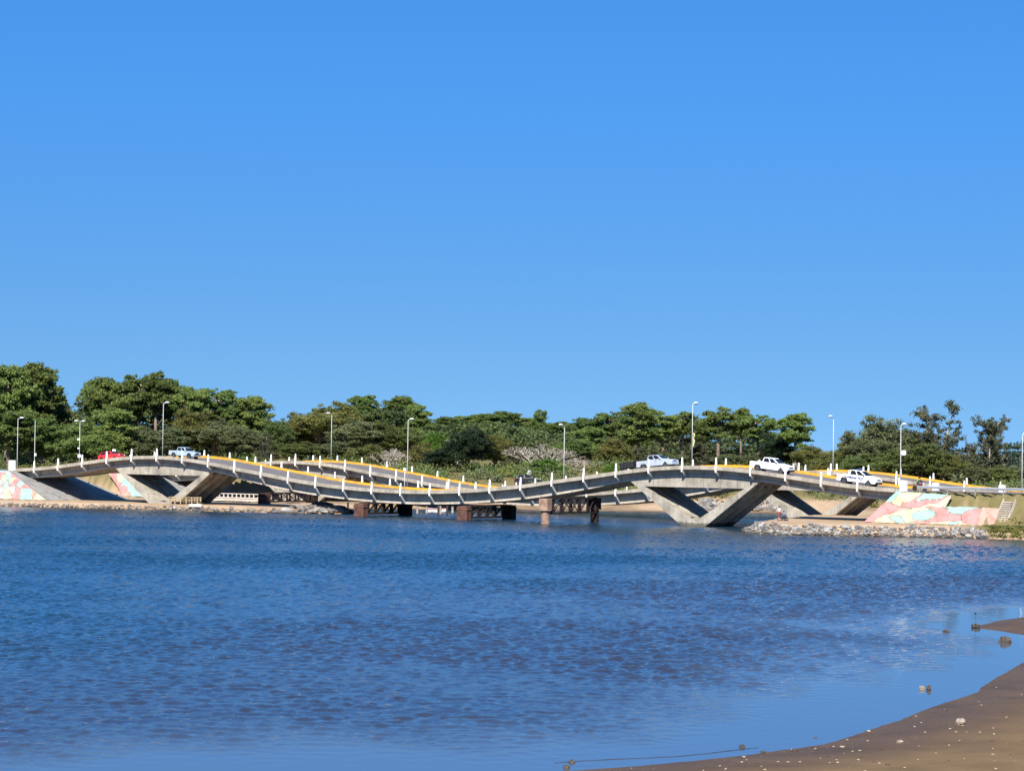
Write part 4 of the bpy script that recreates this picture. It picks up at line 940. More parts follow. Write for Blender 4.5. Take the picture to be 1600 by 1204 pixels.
def steps():
    (ta, ka), (tb, kb) = slope_tk(b0, 1568, 785), slope_tk(b0, 1555, 817); (tc, kc), (td, kd) = slope_tk(b0, 1581, 785), slope_tk(b0, 1568, 817)
    kb = min(kb, KB - .1); w = 1.35; tm = lambda k: ta + (tb - ta) * (k - ka) / (kb - ka)
    o = empty('concrete_steps', slope_pt(b0, tb, kb), 'narrow concrete steps down the grass slope right of the mural', 'steps'); bpy.context.view_layer.update()
    n_ = 10
    for i in range(n_):
        k0, k1 = ka + (kb - ka) * i / n_, ka + (kb - ka) * (i + 1) / n_; z = slope_pt(b0, 0, k0).z + .06; t0 = tm((k0 + k1) / 2); mb = MB()
        z += .06; mb.prism([(t0, z), (t0 + w, z), (t0 + w, z - .13), (t0, z - .13)], lambda p, q: B(p[0], -.9 - q, p[1]), k0 - .02, k1 + .13); inv_build(mb, 'tread', M['concrete'], o)
    for s_ in (-.16, w + .02):
        mb = MB(); P = []
        for k in (ka - .1, kb + .1):
            for dt in (0, .14):
                p = slope_pt(b0, tm(k) + s_ + dt, k); P += [p + Vector((0, 0, .24)), p + Vector((0, 0, -.4))]
        mb.add(P, [(0, 2, 6, 4), (1, 5, 7, 3), (0, 4, 5, 1), (2, 3, 7, 6), (0, 1, 3, 2), (4, 6, 7, 5)]); inv_build(mb, 'side_kerb', M['fascia'], o)
steps()

# ------------------------------------------------------------------ lamp posts
def lamp(x0, xt, yt, q, b, label, head=1, side=1, box=None, ground=False, D=None, r=.052, zb=None):
    if D is None:
        t, z = onq(x0, 740, b['q'] + q); p = B(t, b['q'] + q, 0); tl = t - b['dt']
        base = (slab_z(tl) + b['dz'] + ROAD_UP + .3) if T_A < tl < T_B else ground_z(p.x, p.y, False)
        if T_A < tl < T_B: base = slab_z(tl) + b['dz'] + ROAD_UP
    else:
        p = at(x0, 740, D); base = ground_z(p.x, p.y, False)
    h = at(xt, yt, p.y).z - base
    o = empty('street_lamp' if head else 'utility_pole', (p.x, p.y, base), label, 'street lamp' if head else 'pole', 'street lamps on the bridges and roads' if head else None)
    o.rotation_euler.z = -TH
    mb = MB(); mb.tube([(0, 0, -.15), (0, 0, h * .5), (0, 0, h - .12)], [r * 1.25, r, r * .75], 10); mb.build('pole', M['pole'], o, smooth=True)
    mb = MB(); mb.box((0, 0, .12), (.34, .34, .24)); mb.build('base_plate', M['galv'], o)
    for sd in ([side] if head == 1 else [1, -1] if head == 2 else []):
        mb = MB(); ax = .62 if sd > 0 else -.62
        mb.tube([(0, 0, h - .3), (0, ax * .15, h - .1), (0, ax * .6, h + .02), (0, ax, h + .06)], .045, 8); mb.build('arm', M['pole'], o, smooth=True)
        mb = MB(); mb.ball((0, ax * 1.45, h + .07), (.2, .48, .13), 12, 7); hd = mb.build('lamp_head', M['lampw'], o, smooth=True)
        mb = MB(); mb.ball((0, ax * 1.5, h - .02), (.14, .34, .1), 10, 6); mb.build('lens', M['glass'], hd, smooth=True)
    if box:
        for (bx, by, sx, sz) in box:
            z = at(xt, by, p.y).z - base; mb = MB(); mb.box((bx, 0, z), (sx, .22, sz)); mb.tube([(0, 0, z), (bx, 0, z)], .03, 6); mb.build('control_box', M['lampw'], o, bevel=.03)
    return o
lamp(253.5, 255, 629, BW - .15, b0, 'tall pale street lamp on the left hump, beside the blue silver pickup')
lamp(636.5, 638.5, 655, BW - .15, b0, 'tall street lamp at the lowest dip of the near bridge')
lamp(881, 882.5, 664, BW - .15, b0, 'street lamp on the rising part of the near bridge, right of the bright green shrub', side=-1)
lamp(1081, 1082.5, 630, BW - .15, b0, 'tallest street lamp, on the crest of the right hump')
lamp(1407, 1409, 663, -.2, b0, 'street lamp with a sign box at the right end of the near bridge', box=[(.42, 707, .5, .55)])
lamp(517, 518.5, 646, BW - .15, b1, 'street lamp on the far bridge above its left crest', side=-1)
lamp(1301.5, 1300, 651, .15, b1, 'half hidden pale street lamp against the sky, left of the striped pickup', side=-1)
lamp(1597, 1598.5, 678, -1.0, b1, 'street lamp cut by the right edge of the photo')
lamp(26.5, 28, 653, 13.0, b0, 'street lamp behind the white block at the left bridge end')
lamp(302, 300.5, 669, 0, b0, 'short distant street lamp right above the blue silver pickup', D=478, side=-1)
lamp(123.5, 125.5, 658, 0, b0, 'double headed street lamp with white boxes on its pole', head=2, D=447, box=[(-.22, 686, .4, .3), (-.2, 700, .35, .25), (.0, 712, .55, .55)])
lamp(53.5, 54.5, 656, 0, b0, 'thin grey pole without a lamp head, left of the dark blue car', head=0, D=440, box=[(.2, 710, .3, .45)])
lamp(632.5, 633.5, 733, BW - .1, b0, 'thin white pole with a box on top beside the lamp at the bridge dip', head=0, box=[(0, 733, .42, .35)], r=.07)
# limp yellow flag on the tallest lamp
def flag():
    t, z = onq(1082, 690, BW - .15); p = B(t, BW - .15, 0); zt, zb = at(1083, 676, p.y).z, at(1083, 699, p.y).z; mb = MB(); vs = []; n_ = 9
    for i in range(n_):
        f = i / (n_ - 1); w = .08 + .2 * abs(math.sin(f * 7 + .5)) * (1 - .3 * f)
        for s_ in range(4): vs.append(B(t, BW - .15, zt + (zb - zt) * f) + U * (.1 + w * s_ / 3) + N * (.07 * math.sin(s_ * 2 + f * 5)))
    mb.add(vs, [(i * 4 + s_, i * 4 + s_ + 1, i * 4 + s_ + 5, i * 4 + s_ + 4) for i in range(n_ - 1) for s_ in range(3)])
    o = mb.build('flag', mat('yellow_flag_cloth', (.50, .47, .20), .8, var=.15, scale=2), smooth=True); o.modifiers.new('thick', 'SOLIDIFY').thickness = .02
    tag(o, 'limp yellow flag hanging on the tallest lamp post', 'flag')
flag()
# ------------------------------------------------------------------ road signs
def sign(x, y, D, rad, label, m, cat='road sign', square=False, base_y=None, red=False):
    p = at(x, y, D); g = ground_z(p.x, p.y, False); o = empty('road_sign', (p.x, p.y, g), label, cat); h = p.z - g
    mb = MB(); mb.tube([(0, .06, -.3), (0, .06, h + .1)], .045, 8); mb.build('post', M['redconc'] if red else M['galv'], o, smooth=True)
    mb = MB(); n_ = 4 if square else 20; a0 = math.pi / 4 if square else 0
    pl = [(rad * math.cos(a0 + i * 6.2832 / n_), h + rad * math.sin(a0 + i * 6.2832 / n_)) for i in range(n_)]
    mb.prism(pl, lambda q, w: Vector((q[0], w, q[1])), -.025, .025); mb.build('sign_plate', m, o)
sign(676.5, 736, 452, .52, 'round white sign behind the far bridge', M['white'])
sign(751, 734, 440, .32, 'small round grey sign on a post by the trees, under the very dark tree', M['galv'])
sign(827, 738, 428, .40, 'round grey sign on a reddish post beside the dark car at the bridge dip', M['pole'], red=True)
sign(178, 704, 455, .40, 'small white square sign behind the red car', M['white'], square=True)

# ------------------------------------------------------------------ rusty trestles of the old bridge
def trestle(x, yb, L, z0, z1, label, kind, zbase=-1.6):
    P = onz(x, yb, max(z0 * 0, 0) if zbase < 0 else zbase)
    o = empty('steel_trestle', (P.x, P.y, 0), label, 'trestle', 'rusty trestles under the near bridge'); o.rotation_euler.z = math.pi / 2 - TH   # local x runs across the bridge
    pw = 1.15
    def pier(cx, m, round_=False):
        mb = MB()
        if kind == 'column':
            mb.tube([(cx, 0, zbase), (cx, 0, z0 + .35)], [.58, .55], 14); mb.tube([(cx, 0, z0 + .35), (cx, 0, z0 + .5)], [.85, .85], 14); mb.box((cx, 0, z0 + .5 + (z1 - z0 - .5) / 2), (1.2, 1.3, z1 - z0 - .5))
        else:
            mb.box((cx, 0, (zbase + z1 - .55) / 2), (1.15, 1.6, z1 - .55 - zbase)); mb.box((cx, 0, z1 - .4), (1.25, 1.75, .3)); mb.box((cx, 0, z1 - .12), (1.2, 1.5, .25))
        mb.build('concrete_pier', m, o, bevel=.04)
    pier(0, M['tanconc'] if kind == 'column' else M['redconc']); pier(L, M['rust'])
    for s_ in (-.55, .55):
        mb = MB(); a, c = .6, L - .6; n_ = 5
        for z in (z0, z1): mb.box(((a + c) / 2, s_, z), (c - a, .22, .2))
        for i in range(n_ + 1):
            xx = a + (c - a) * i / n_; mb.box((xx, s_, (z0 + z1) / 2), (.24, .2, z1 - z0 - .26))
        for i in range(n_):
            xa, xb = a + (c - a) * i / n_ + .15, a + (c - a) * (i + 1) / n_ - .15
            mb.tube([(xa, s_ + .06, z0 + .1), (xb, s_ + .06, z1 - .1)], .075, 6)
            if i == 2: mb.tube([(xb, s_ - .06, z0 + .1), (xa, s_ - .06, z1 - .1)], .075, 6)
        mb.build('truss', M['rust'], o)
    for i in range(7):
        xx = .6 + (L - 1.2) * i / 6
        mb = MB(); mb.box((xx, 0, z1 + .02), (.2, 1.5, .18)); mb.build('cross_beam', M['rust'], o)
        mb = MB(); mb.box((xx, 0, z0 - .02), (.16, 1.3, .14)); mb.build('cross_beam', M['rust'], o)
trestle(564, 806, 10.4, .35, 1.75, 'rusty trestle with red block pier left of the lamp at the bridge dip', 'block')
trestle(725, 812, 10.8, .3, 1.85, 'rusty trestle in the water under the dip of the near bridge, right of the lamp', 'block')
trestle(852, 818, 12.0, 1.35, 3.25, 'rusty trestle raised on a round tan column, right of the bridge dip', 'column')
trestle(413, 789, 11.5, 1.1, 2.35, 'rusty trestle on the left bank under the near bridge slope', 'block', .55)

# ------------------------------------------------------------------ piles, boat, rocks
def pile(x, y0, y1, m, r, label, grp):
    p = onz(x, y1, 0); h = at(x, y0, p.y).z; mb = MB(); mb.tube([(0, 0, -1.5), (0, 0, h * .6), (0, 0, h)], [r, r * .95, r * .85], 10)
    o = mb.build('mooring_pile', m, smooth=False); o.location = p; tag(o, label, 'pile', grp)
for x, y0, y1 in ((531, 791, 799), (652, 790, 801), (666.5, 791, 801), (688, 790, 802), (707, 791, 801)):
    pile(x, y0, y1, M['palebark'], .19, 'short pale pile stub in the water between the two bridges', 'pale pile stubs')
for x, y0, y1 in ((543.5, 784, 798), (685, 789, 803), (698.5, 790, 803)):
    pile(x, y0, y1, M['darkwood'], .17, 'black wooden pile in the water between the two bridges', 'black piles')
def boat():
    p = onz(682, 799.5, 0); o = empty('small_boat', (p.x, p.y, 0), 'small white boat with a red stripe on the water seen under the bridge dip', 'boat'); o.rotation_euler.z = -.1
    def ring(x, w, z0, z1): return [Vector((x, -w, z1)), Vector((x, -w * .75, z0)), Vector((x, 0, z0 - .12)), Vector((x, w * .75, z0)), Vector((x, w, z1))]
    st = [ring(-1.5, .55, .02, .5), ring(-.5, .65, -.02, .48), ring(.6, .58, -.02, .52), ring(1.3, .3, .1, .6), ring(1.65, .03, .35, .68)]
    mb = MB(); vs = [q for r in st for q in r]; fs = [(i * 5 + k, i * 5 + k + 1, i * 5 + k + 6, i * 5 + k + 5) for i in range(4) for k in range(4)] + [(0, 1, 2, 3, 4)]
    mb.add(vs, fs); h = mb.build('hull', M['white'], o); h.modifiers.new('thick', 'SOLIDIFY').thickness = .04
    mb = MB(); mb.tube([(-1.5, -.58, .47), (-.5, -.68, .45), (.6, -.61, .49), (1.3, -.33, .57), (1.66, -.03, .66)], .045, 6); mb.tube([(-1.5, .58, .47), (-.5, .68, .45), (.6, .61, .49), (1.3, .33, .57), (1.66, .03, .66)], .045, 6); mb.build('gunwale', mat('red_boat_paint', (.5, .05, .04), .5, var=.1), o)
    mb = MB(); mb.box((-.6, 0, .3), (.25, 1.1, .05)); mb.build('bench', M['wood'], o)
boat()
def rock_strip(name, segs, n_, smin, smax, dmin, dmax, seed, flat=.65):
    rng = random.Random(seed); mb = MB(); tot = [(Vector((*b_, 0)) - Vector((*a_, 0))).length for a_, b_ in zip(segs, segs[1:])]; S = sum(tot); k = 0
    while k < n_:
        s = rng.uniform(0, S); i = 0
        while s > tot[i]: s -= tot[i]; i += 1
        a_, b_ = Vector((*segs[i], 0)), Vector((*segs[i + 1], 0)); d = (b_ - a_).normalized(); land = Vector((-d.y, d.x, 0)); p = a_ + d * s
        if shore_d(*(p + land * .5)[:2]) < shore_d(*(p - land * .5)[:2]): land = -land
        p = p + land * rng.uniform(dmin, dmax) + d * rng.uniform(-.3, .3); sz = rng.uniform(smin, smax) * (2.0 if rng.random() < .06 else 1); z = ground_z(p.x, p.y)
        m_ = MB(); m_.ball((0, 0, 0), (sz, sz * rng.uniform(.6, .9), sz * flat * rng.uniform(.7, 1.1)), 7, 5, 0, .75, k * 1.37 + seed)
        rot = Matrix.Rotation(rng.uniform(0, 6.28), 3, 'Z') @ Matrix.Rotation(rng.uniform(-.5, .5), 3, 'X'); c = Vector((p.x, p.y, max(z, -.1) + sz * .18))
        mb.add([rot @ v + c for v in m_.v], m_.f, k % 4); k += 1
    o = mb.build(name, [M['rock'], M['rock2'], M['rock3'], M['rock']]); return tag(o, kind='stuff')
M['rock2'] = mat('pale_riprap', (.38, .35, .31), .9, col2=(.18, .17, .155), scale=1.2, bump=.4)
M['rock3'] = mat('brown_riprap', (.22, .17, .13), .9, col2=(.10, .08, .065), scale=1.2, bump=.4)
for m_ in ('rock', 'rock2', 'rock3'): wet_foot(M[m_], .12, .38)
rock_strip('riprap', [(55, 300.3), (52, 301.4), (45.4, 303.2), (38, 302.8), (31.3, 303.6), (28.6, 307), (28.2, 311), (29.2, 317), (31.5, 325), (34, 332)], 1500, .12, .32, -.2, 1.7, 1)
rock_strip('riprap', [(-90, 386), (-75.8, 383.8), (-62, 381), (-51.1, 377), (-40, 370.7), (-31.2, 366.3)], 620, .08, .24, -.15, 1.1, 2)
rock_strip('riprap', [(-33, 367), (-31.2, 366.3), (-23.4, 367.1), (-22.5, 371), (-25, 377)], 190, .35, .75, -.3, 4.0, 3, .45)
rock_strip('riprap', [(44, 403), (35.5, 405.6), (26, 405.5)], 260, .25, .6, 3.0, 9, 4)
def stone(x, y, w, h, m, label, z=0.0, seed=0, flat=.6, name='stone'):
    p = onz(x, y, z); s = p.y / F_PX; g = max(ground_z(p.x, p.y), -.05) if z == 0 else z; mb = MB()
    p = onz(x, y, g); r = w * p.y / F_PX / 2; hh = h * p.y / F_PX / 2
    mb.ball((0, 0, 0), (r, r * .75, hh * 1.25), 14, 9, 0, .55, seed + 3.3); o = mb.build(name, m, smooth=False); o.location = (p.x, p.y, g + hh * .55); return tag(o, label, 'stone')
stone(1571, 1004, 20, 12, M['stone'], 'largest dark square stone in the shallows near the right edge', seed=1)
stone(1525, 980, 16, 7, M['stone'], 'dark flat stone at the tip of the small sand spit', seed=2)
stone(1479, 988, 13, 5, M['stone'], 'low dark stone in the water left of the sand spit', seed=3)
stone(1441, 1078, 11, 8, M['palestone'], 'pale stone touching a dark one in the shallows off the beach', seed=4)
stone(1451, 1079, 8, 10, M['stone'], 'dark upright stone touching the pale one in the shallows', seed=5)
stone(1500, 1131, 15, 10, M['palestone'], 'pale crumpled stone lying on the wet sand', seed=6)
stone(1406, 1160, 10, 5, M['palestone'], 'small tan stone on the sand left of the pale crumpled one', seed=7)
stone(1476, 1109, 9, 3, M['stone'], 'thin flat dark stone on the wet sand edge', seed=8)
stone(893, 1193, 10, 8, M['stone'], 'dark stone at the water edge, leftmost at the bottom of the photo', seed=9)
stone(885, 1200, 10, 6, M['stone'], 'dark flat stone just in front of the leftmost shore stone', seed=10)
stone(1159, 1169, 8, 8, M['stone'], 'round brown stone in the calm shallows', seed=11)
stone(1192, 1176, 8, 5, M['stone'], 'small dark stone right of the round brown one', seed=12)
stone(1242, 1173, 9, 4, M['stone'], 'low dark stone half in the wet sand', seed=13)
stone(1274, 1154, 5, 4, M['stone'], 'tiny black stone at the edge of the calm water', seed=14)
stone(1551, 1180, 8, 4, M['palestone'], 'small pale stone on the dry sand at the bottom right', seed=15)
def pebbles():
    rng = random.Random(8); mb = MB(); k = 0
    while k < 120:
        p = onz(rng.uniform(880, 1640), rng.uniform(1000, 1215), .2); d = shore_d(p.x, p.y)
        if d < .15 or rng.random() > 1.1 - d * .03: continue
        r = rng.uniform(.02, .042) * (1.6 if rng.random() < .07 else 1); m_ = MB(); m_.ball((p.x, p.y, ground_z(p.x, p.y) + r * .3), (r * 1.3, r, r * .6), 6, 4, 0, .5, k); mb.add(m_.v, m_.f, k % 3); k += 1
    k = 0
    while k < 420:                                     # dark crumbs left in a line by the last high water
        p = onz(rng.uniform(860, 1640), rng.uniform(1000, 1215), .1); d = shore_d(p.x, p.y)
        if not .15 < d < 2.4 or noise.noise(Vector((p.x * .5, p.y * .5, 1))) < -.1: continue
        r = rng.uniform(.012, .03); m_ = MB(); m_.ball((p.x, p.y, ground_z(p.x, p.y) + r * .2), (r * 1.8, r, r * .6), 5, 4, 0, .5, k); mb.add(m_.v, m_.f, 1); k += 1
    tag(mb.build('beach_pebbles', [M['shellm'], M['stone'], M['shellm']]), kind='stuff')
M['shellm'] = mat('broken_shell', (.38, .29, .20), .6, var=.3, scale=5)
pebbles()
def stake():
    p = onz(1524, 979, .1); mb = MB(); mb.tube([(0, 0, -.4), (.02, 0, .35), (.0, .02, at(1523, 958, p.y).z - p.z)], .007, 6); o = mb.build('stake', M['darkwood'], smooth=True); o.location = p
    tag(o, 'thin upright stick with a dark knob by the stone on the sand spit', 'stick'); mb = MB(); mb.ball((0, .02, at(1523, 958, p.y).z - p.z), (.06, .05, .05), 8, 6, 0, .3, 2); mb.build('knob', M['black'], o)
stake()
def wave_line():  # added dark strand that stands in for the edge of a small wave
    pts = [onz(x, y, .012) for x, y in ((866, 1190.5), (910, 1187.5), (960, 1184.8), (1010, 1183), (1060, 1180.5), (1110, 1175.5), (1150, 1170.5), (1185, 1167))]; mb = MB(); fine = []
    for a_, b_ in zip(pts, pts[1:]): fine += [a_.lerp(b_, i / 6) + Vector((0, .05 * noise.noise(a_.lerp(b_, i / 6) * 1.3), 0)) for i in range(6)]
    mb.tube(fine + [pts[-1]], [.007 + .004 * noise.noise(p * 2.1) for p in fine] + [.004], 5); tag(mb.build('wave_edge', M['darkwave']), 'thin dark edge of a small wave along the calm shallows at the bottom', 'wave')
M['darkwave'] = mat('wave_edge', (.05, .045, .06), .7, var=.3, scale=4)
wave_line()
# ------------------------------------------------------------------ left bank: railing, jetty, slab, white walkway
def rail_fence():
    px = [(-14, 778.2), (20, 779), (47, 779.8), (69, 780.3), (91, 781)]; P = [onz(x, y, .78) for x, y in px]
    o = empty('metal_railing', P[2], 'thin grey pipe railing along the left bank path in front of the mural', 'railing'); bpy.context.view_layer.update()
    for p in P: mb = MB(); mb.tube([p + Vector((0, 0, -.3)), p + Vector((0, 0, 1.15))], .075, 8); inv_build(mb, 'rail_post', M['galv'], o)
    for z in (.42, 1.1): mb = MB(); mb.tube([p + Vector((0, 0, z)) for p in P], .05, 8); inv_build(mb, 'rail', M['galv'], o)
rail_fence()
def jetty():
    p = onz(289, 789, .6); o = empty('wooden_stairs', p, 'small raw timber landing stair at the foot of the left V pier', 'stairs'); o.rotation_euler.z = -.25
    mb = MB()
    for i in range(12): mb.box((-2.2 + i * .4, 0, .55 - .0 * i), (.37, 1.3, .06))
    mb.build('deck_boards', M['wood'], o)
    for i in range(6):
        for s_ in (-.62, .62): mb = MB(); mb.box((-2.2 + i * .88, s_, .35), (.14, .14, 1.75)); mb.build('post', M['wood'], o)
    for s_ in (-.62, .62):
        for z in (.85, 1.18): mb = MB(); mb.box((0, s_ * 1.02, z), (4.7, .06, .12)); mb.build('hand_rail', M['wood'], o)
    for i in range(4): mb = MB(); mb.box((2.35 + i * .3, 0, .42 - i * .17), (.3, 1.1, .06)); mb.build('tread', M['wood'], o)
jetty()
def footing():
    p = onz(306, 792, .5); o = MB(); o.prism([(-1.0, 0), (-1.0, .45), (.55, .5), (.85, .42), (1.0, .25), (1.02, 0)], lambda q, w: Vector((q[0], w, q[1])), -.55, .55)
    ob = o.build('concrete_slab', M['palebase'], bevel=.08); ob.location = p; ob.rotation_euler.z = -.2; tag(ob, 'pale rounded concrete slab lying on the rocks in front of the timber stair', 'slab')
M['palebase'] = mat('pale_concrete', (.55, .48, .40), .9, var=.3, scale=1.5, bump=.2)
footing()
def walkway():
    t0, z0 = onq(340, 779, 21); t1, z1 = onq(412, 780, 21); zb = .2 + (z0 + z1) / 2 - .2
    o = empty('railed_walkway', B((t0 + t1) / 2, 21, 0), 'low walkway with a pale railing, seen right of the left V pier', 'walkway'); bpy.context.view_layer.update()
    L_ = t1 - t0; rot = Matrix.Rotation(-TH, 3, 'Z'); c = (t0 + t1) / 2
    mb = MB(); mb.box(B(c, 22, zb - .15), (L_ + 3, 2.0, .3), rot); inv_build(mb, 'walkway_deck', M['palebase'], o)
    for z, h in ((zb + .2, .18), (zb + .82, .12)): mb = MB(); mb.box(B(c, 21.08, z), (L_ + 3, .12, h), rot); inv_build(mb, 'rail', M['palebase'], o)
    n_ = 15
    for i in range(n_): mb = MB(); mb.box(B(t0 - 1.4 + (L_ + 2.8) * i / (n_ - 1), 21.08, zb + .56), (.16, .14, .56), rot); inv_build(mb, 'baluster', M['palebase'], o)
    for i in range(5):
        t = t0 + L_ * (.3 + .7 * i / 4); p = B(t, 21.4, 0); g = ground_z(p.x, p.y); mb = MB(); mb.box(B(t, 21.5, (zb - .3 + g - .4) / 2), (.25, .25, zb - .3 - g + .4), rot); inv_build(mb, 'support', M['rust'], o)
walkway()
# ------------------------------------------------------------------ small pale house behind the trees, two posts on the far bank
def house():
    p = at(698, 741, 476); g = ground_z(p.x, p.y, False); o = empty('small_house', (p.x, p.y, g), 'pale house glimpsed among the trees left of the very dark tree', 'house')
    mb = MB(); mb.box((0, 0, 1.4), (4.2, 4, 3.2)); mb.build('wall', M['palebase'], o)
    mb = MB(); mb.prism([(-2.4, 2.95), (2.4, 2.95), (0, 4.2)], lambda q, w: Vector((q[0], w, q[1])), -2.3, 2.3); mb.build('roof', mat('grey_roof', (.30, .27, .25), .9, var=.2), o)
    for x in (-1.1, .9):
        mb = MB(); mb.box((x, -2.0, 1.6), (.95, .08, 1.1)); w = mb.build('window', M['white'], o); mb = MB(); mb.box((x, -2.045, 1.6), (.8, .02, .95)); mb.build('pane', M['glass'], w)
    mb = MB(); mb.box((-.1, -2.01, .95), (.8, .08, 2.0)); mb.build('door', M['darkwood'], o)
house()
for x, y, lab in ((1238, 783, 'pale wooden post on the far bank under the right span, left of two'), (1286, 781, 'pale wooden post on the far bank under the right span, right of two')):
    p = at(x, y, 417); g = ground_z(p.x, p.y); mb = MB(); mb.tube([(0, 0, -.3), (0, 0, 1.0), (.02, 0, 1.75)], [.13, .12, .1], 8); o = mb.build('wooden_post', M['palebark']); o.location = (p.x, p.y, g); tag(o, lab, 'post')
# ------------------------------------------------------------------ vehicles
PAINT = dict(white=mat('white_car_paint', (.80, .80, .79), .3, var=.04, spec=.6), silver=mat('silver_car_paint', (.48, .52, .56), .3, var=.05, spec=.6, metal=.3), bluesilver=mat('blue_silver_car_paint', (.40, .50, .60), .3, var=.05, spec=.6, metal=.2),
             red=mat('red_car_paint', (.55, .03, .03), .3, var=.05, spec=.6), dark=mat('dark_blue_car_paint', (.02, .025, .045), .25, var=.1, spec=.7), blackp=mat('black_car_paint', (.015, .015, .018), .3, var=.1, spec=.7))
M['navy'] = mat('navy_sticker', (.03, .05, .17), .5, var=.1); M['orange'] = mat('orange_sticker', (.75, .28, .03), .5, var=.1); M['bluelamp'] = mat('blue_beacon', (.05, .10, .40), .2, var=.05)
def wheel(mbw, parent, x, y, r, w=.25):
    s = 1 if y > 0 else -1
    def lathe(prof, n=18):
        mb = MB(); vs = [Vector((x + rr * math.cos(k * 6.28319 / n), y + s * yy, r + rr * math.sin(k * 6.28319 / n))) for rr, yy in prof for k in range(n)]
        fs = [(i * n + k, i * n + (k + 1) % n, (i + 1) * n + (k + 1) % n, (i + 1) * n + k) for i in range(len(prof) - 1) for k in range(n)]; fs += [tuple(range(n)), tuple(range((len(prof) - 1) * n, len(prof) * n))]; return mb.add(vs, fs)
    e = empty('wheel'); e.parent = parent
    lathe([(r * .62, w / 2), (r * .92, w / 2), (r, w * .35), (r, -w * .35), (r * .92, -w / 2), (r * .3, -w / 2)]).build('tyre', M['tyre'], e)
    rm = lathe([(r * .64, w / 2 - .03), (r * .60, w / 2 + .005), (r * .2, w / 2 - .03), (.02, w / 2 + .02)])
    for k in range(5):
        a = k * 1.2566; rm.box((x + r * .4 * math.cos(a), y + s * (w / 2), r + r * .4 * math.sin(a)), (r * .4, .03, .07), Matrix.Rotation(-a, 3, 'Y'))
    rm.build('rim', M['rim'], e)
def arch_poly(x0, x1, z0, z1f, z1r, arches, r, n=8):
    pts = []
    xs = sorted(arches); pts.append((x0, z0))
    for a in xs:
        if x0 < a - r and a + r < x1:
            pts += [(a - r * math.cos(math.pi * i / n), z0 + r * math.sin(math.pi * i / n) * 1.02) for i in range(n + 1)]
    pts.append((x1, z0)); return pts
def place(t, q, b, L=0):
    tl = t - b['dt']; d = 1.4
    def zz(x): return (slab_z(x) if T_A < x < T_B else 4.95) + b['dz'] + ROAD_UP
    z = (zz(tl - d) + zz(tl + d)) / 2; sl = (zz(tl + d) - zz(tl - d)) / (2 * d); X = (U + Vector((0, 0, sl))).normalized(); Y = N.copy(); Z = X.cross(Y).normalized(); Y = Z.cross(X)
    p = B(t, b['q'] + q, z + .004); return Matrix(((X.x, Y.x, Z.x, p.x), (X.y, Y.y, Z.y, p.y), (X.z, Y.z, Z.z, p.z), (0, 0, 0, 1)))
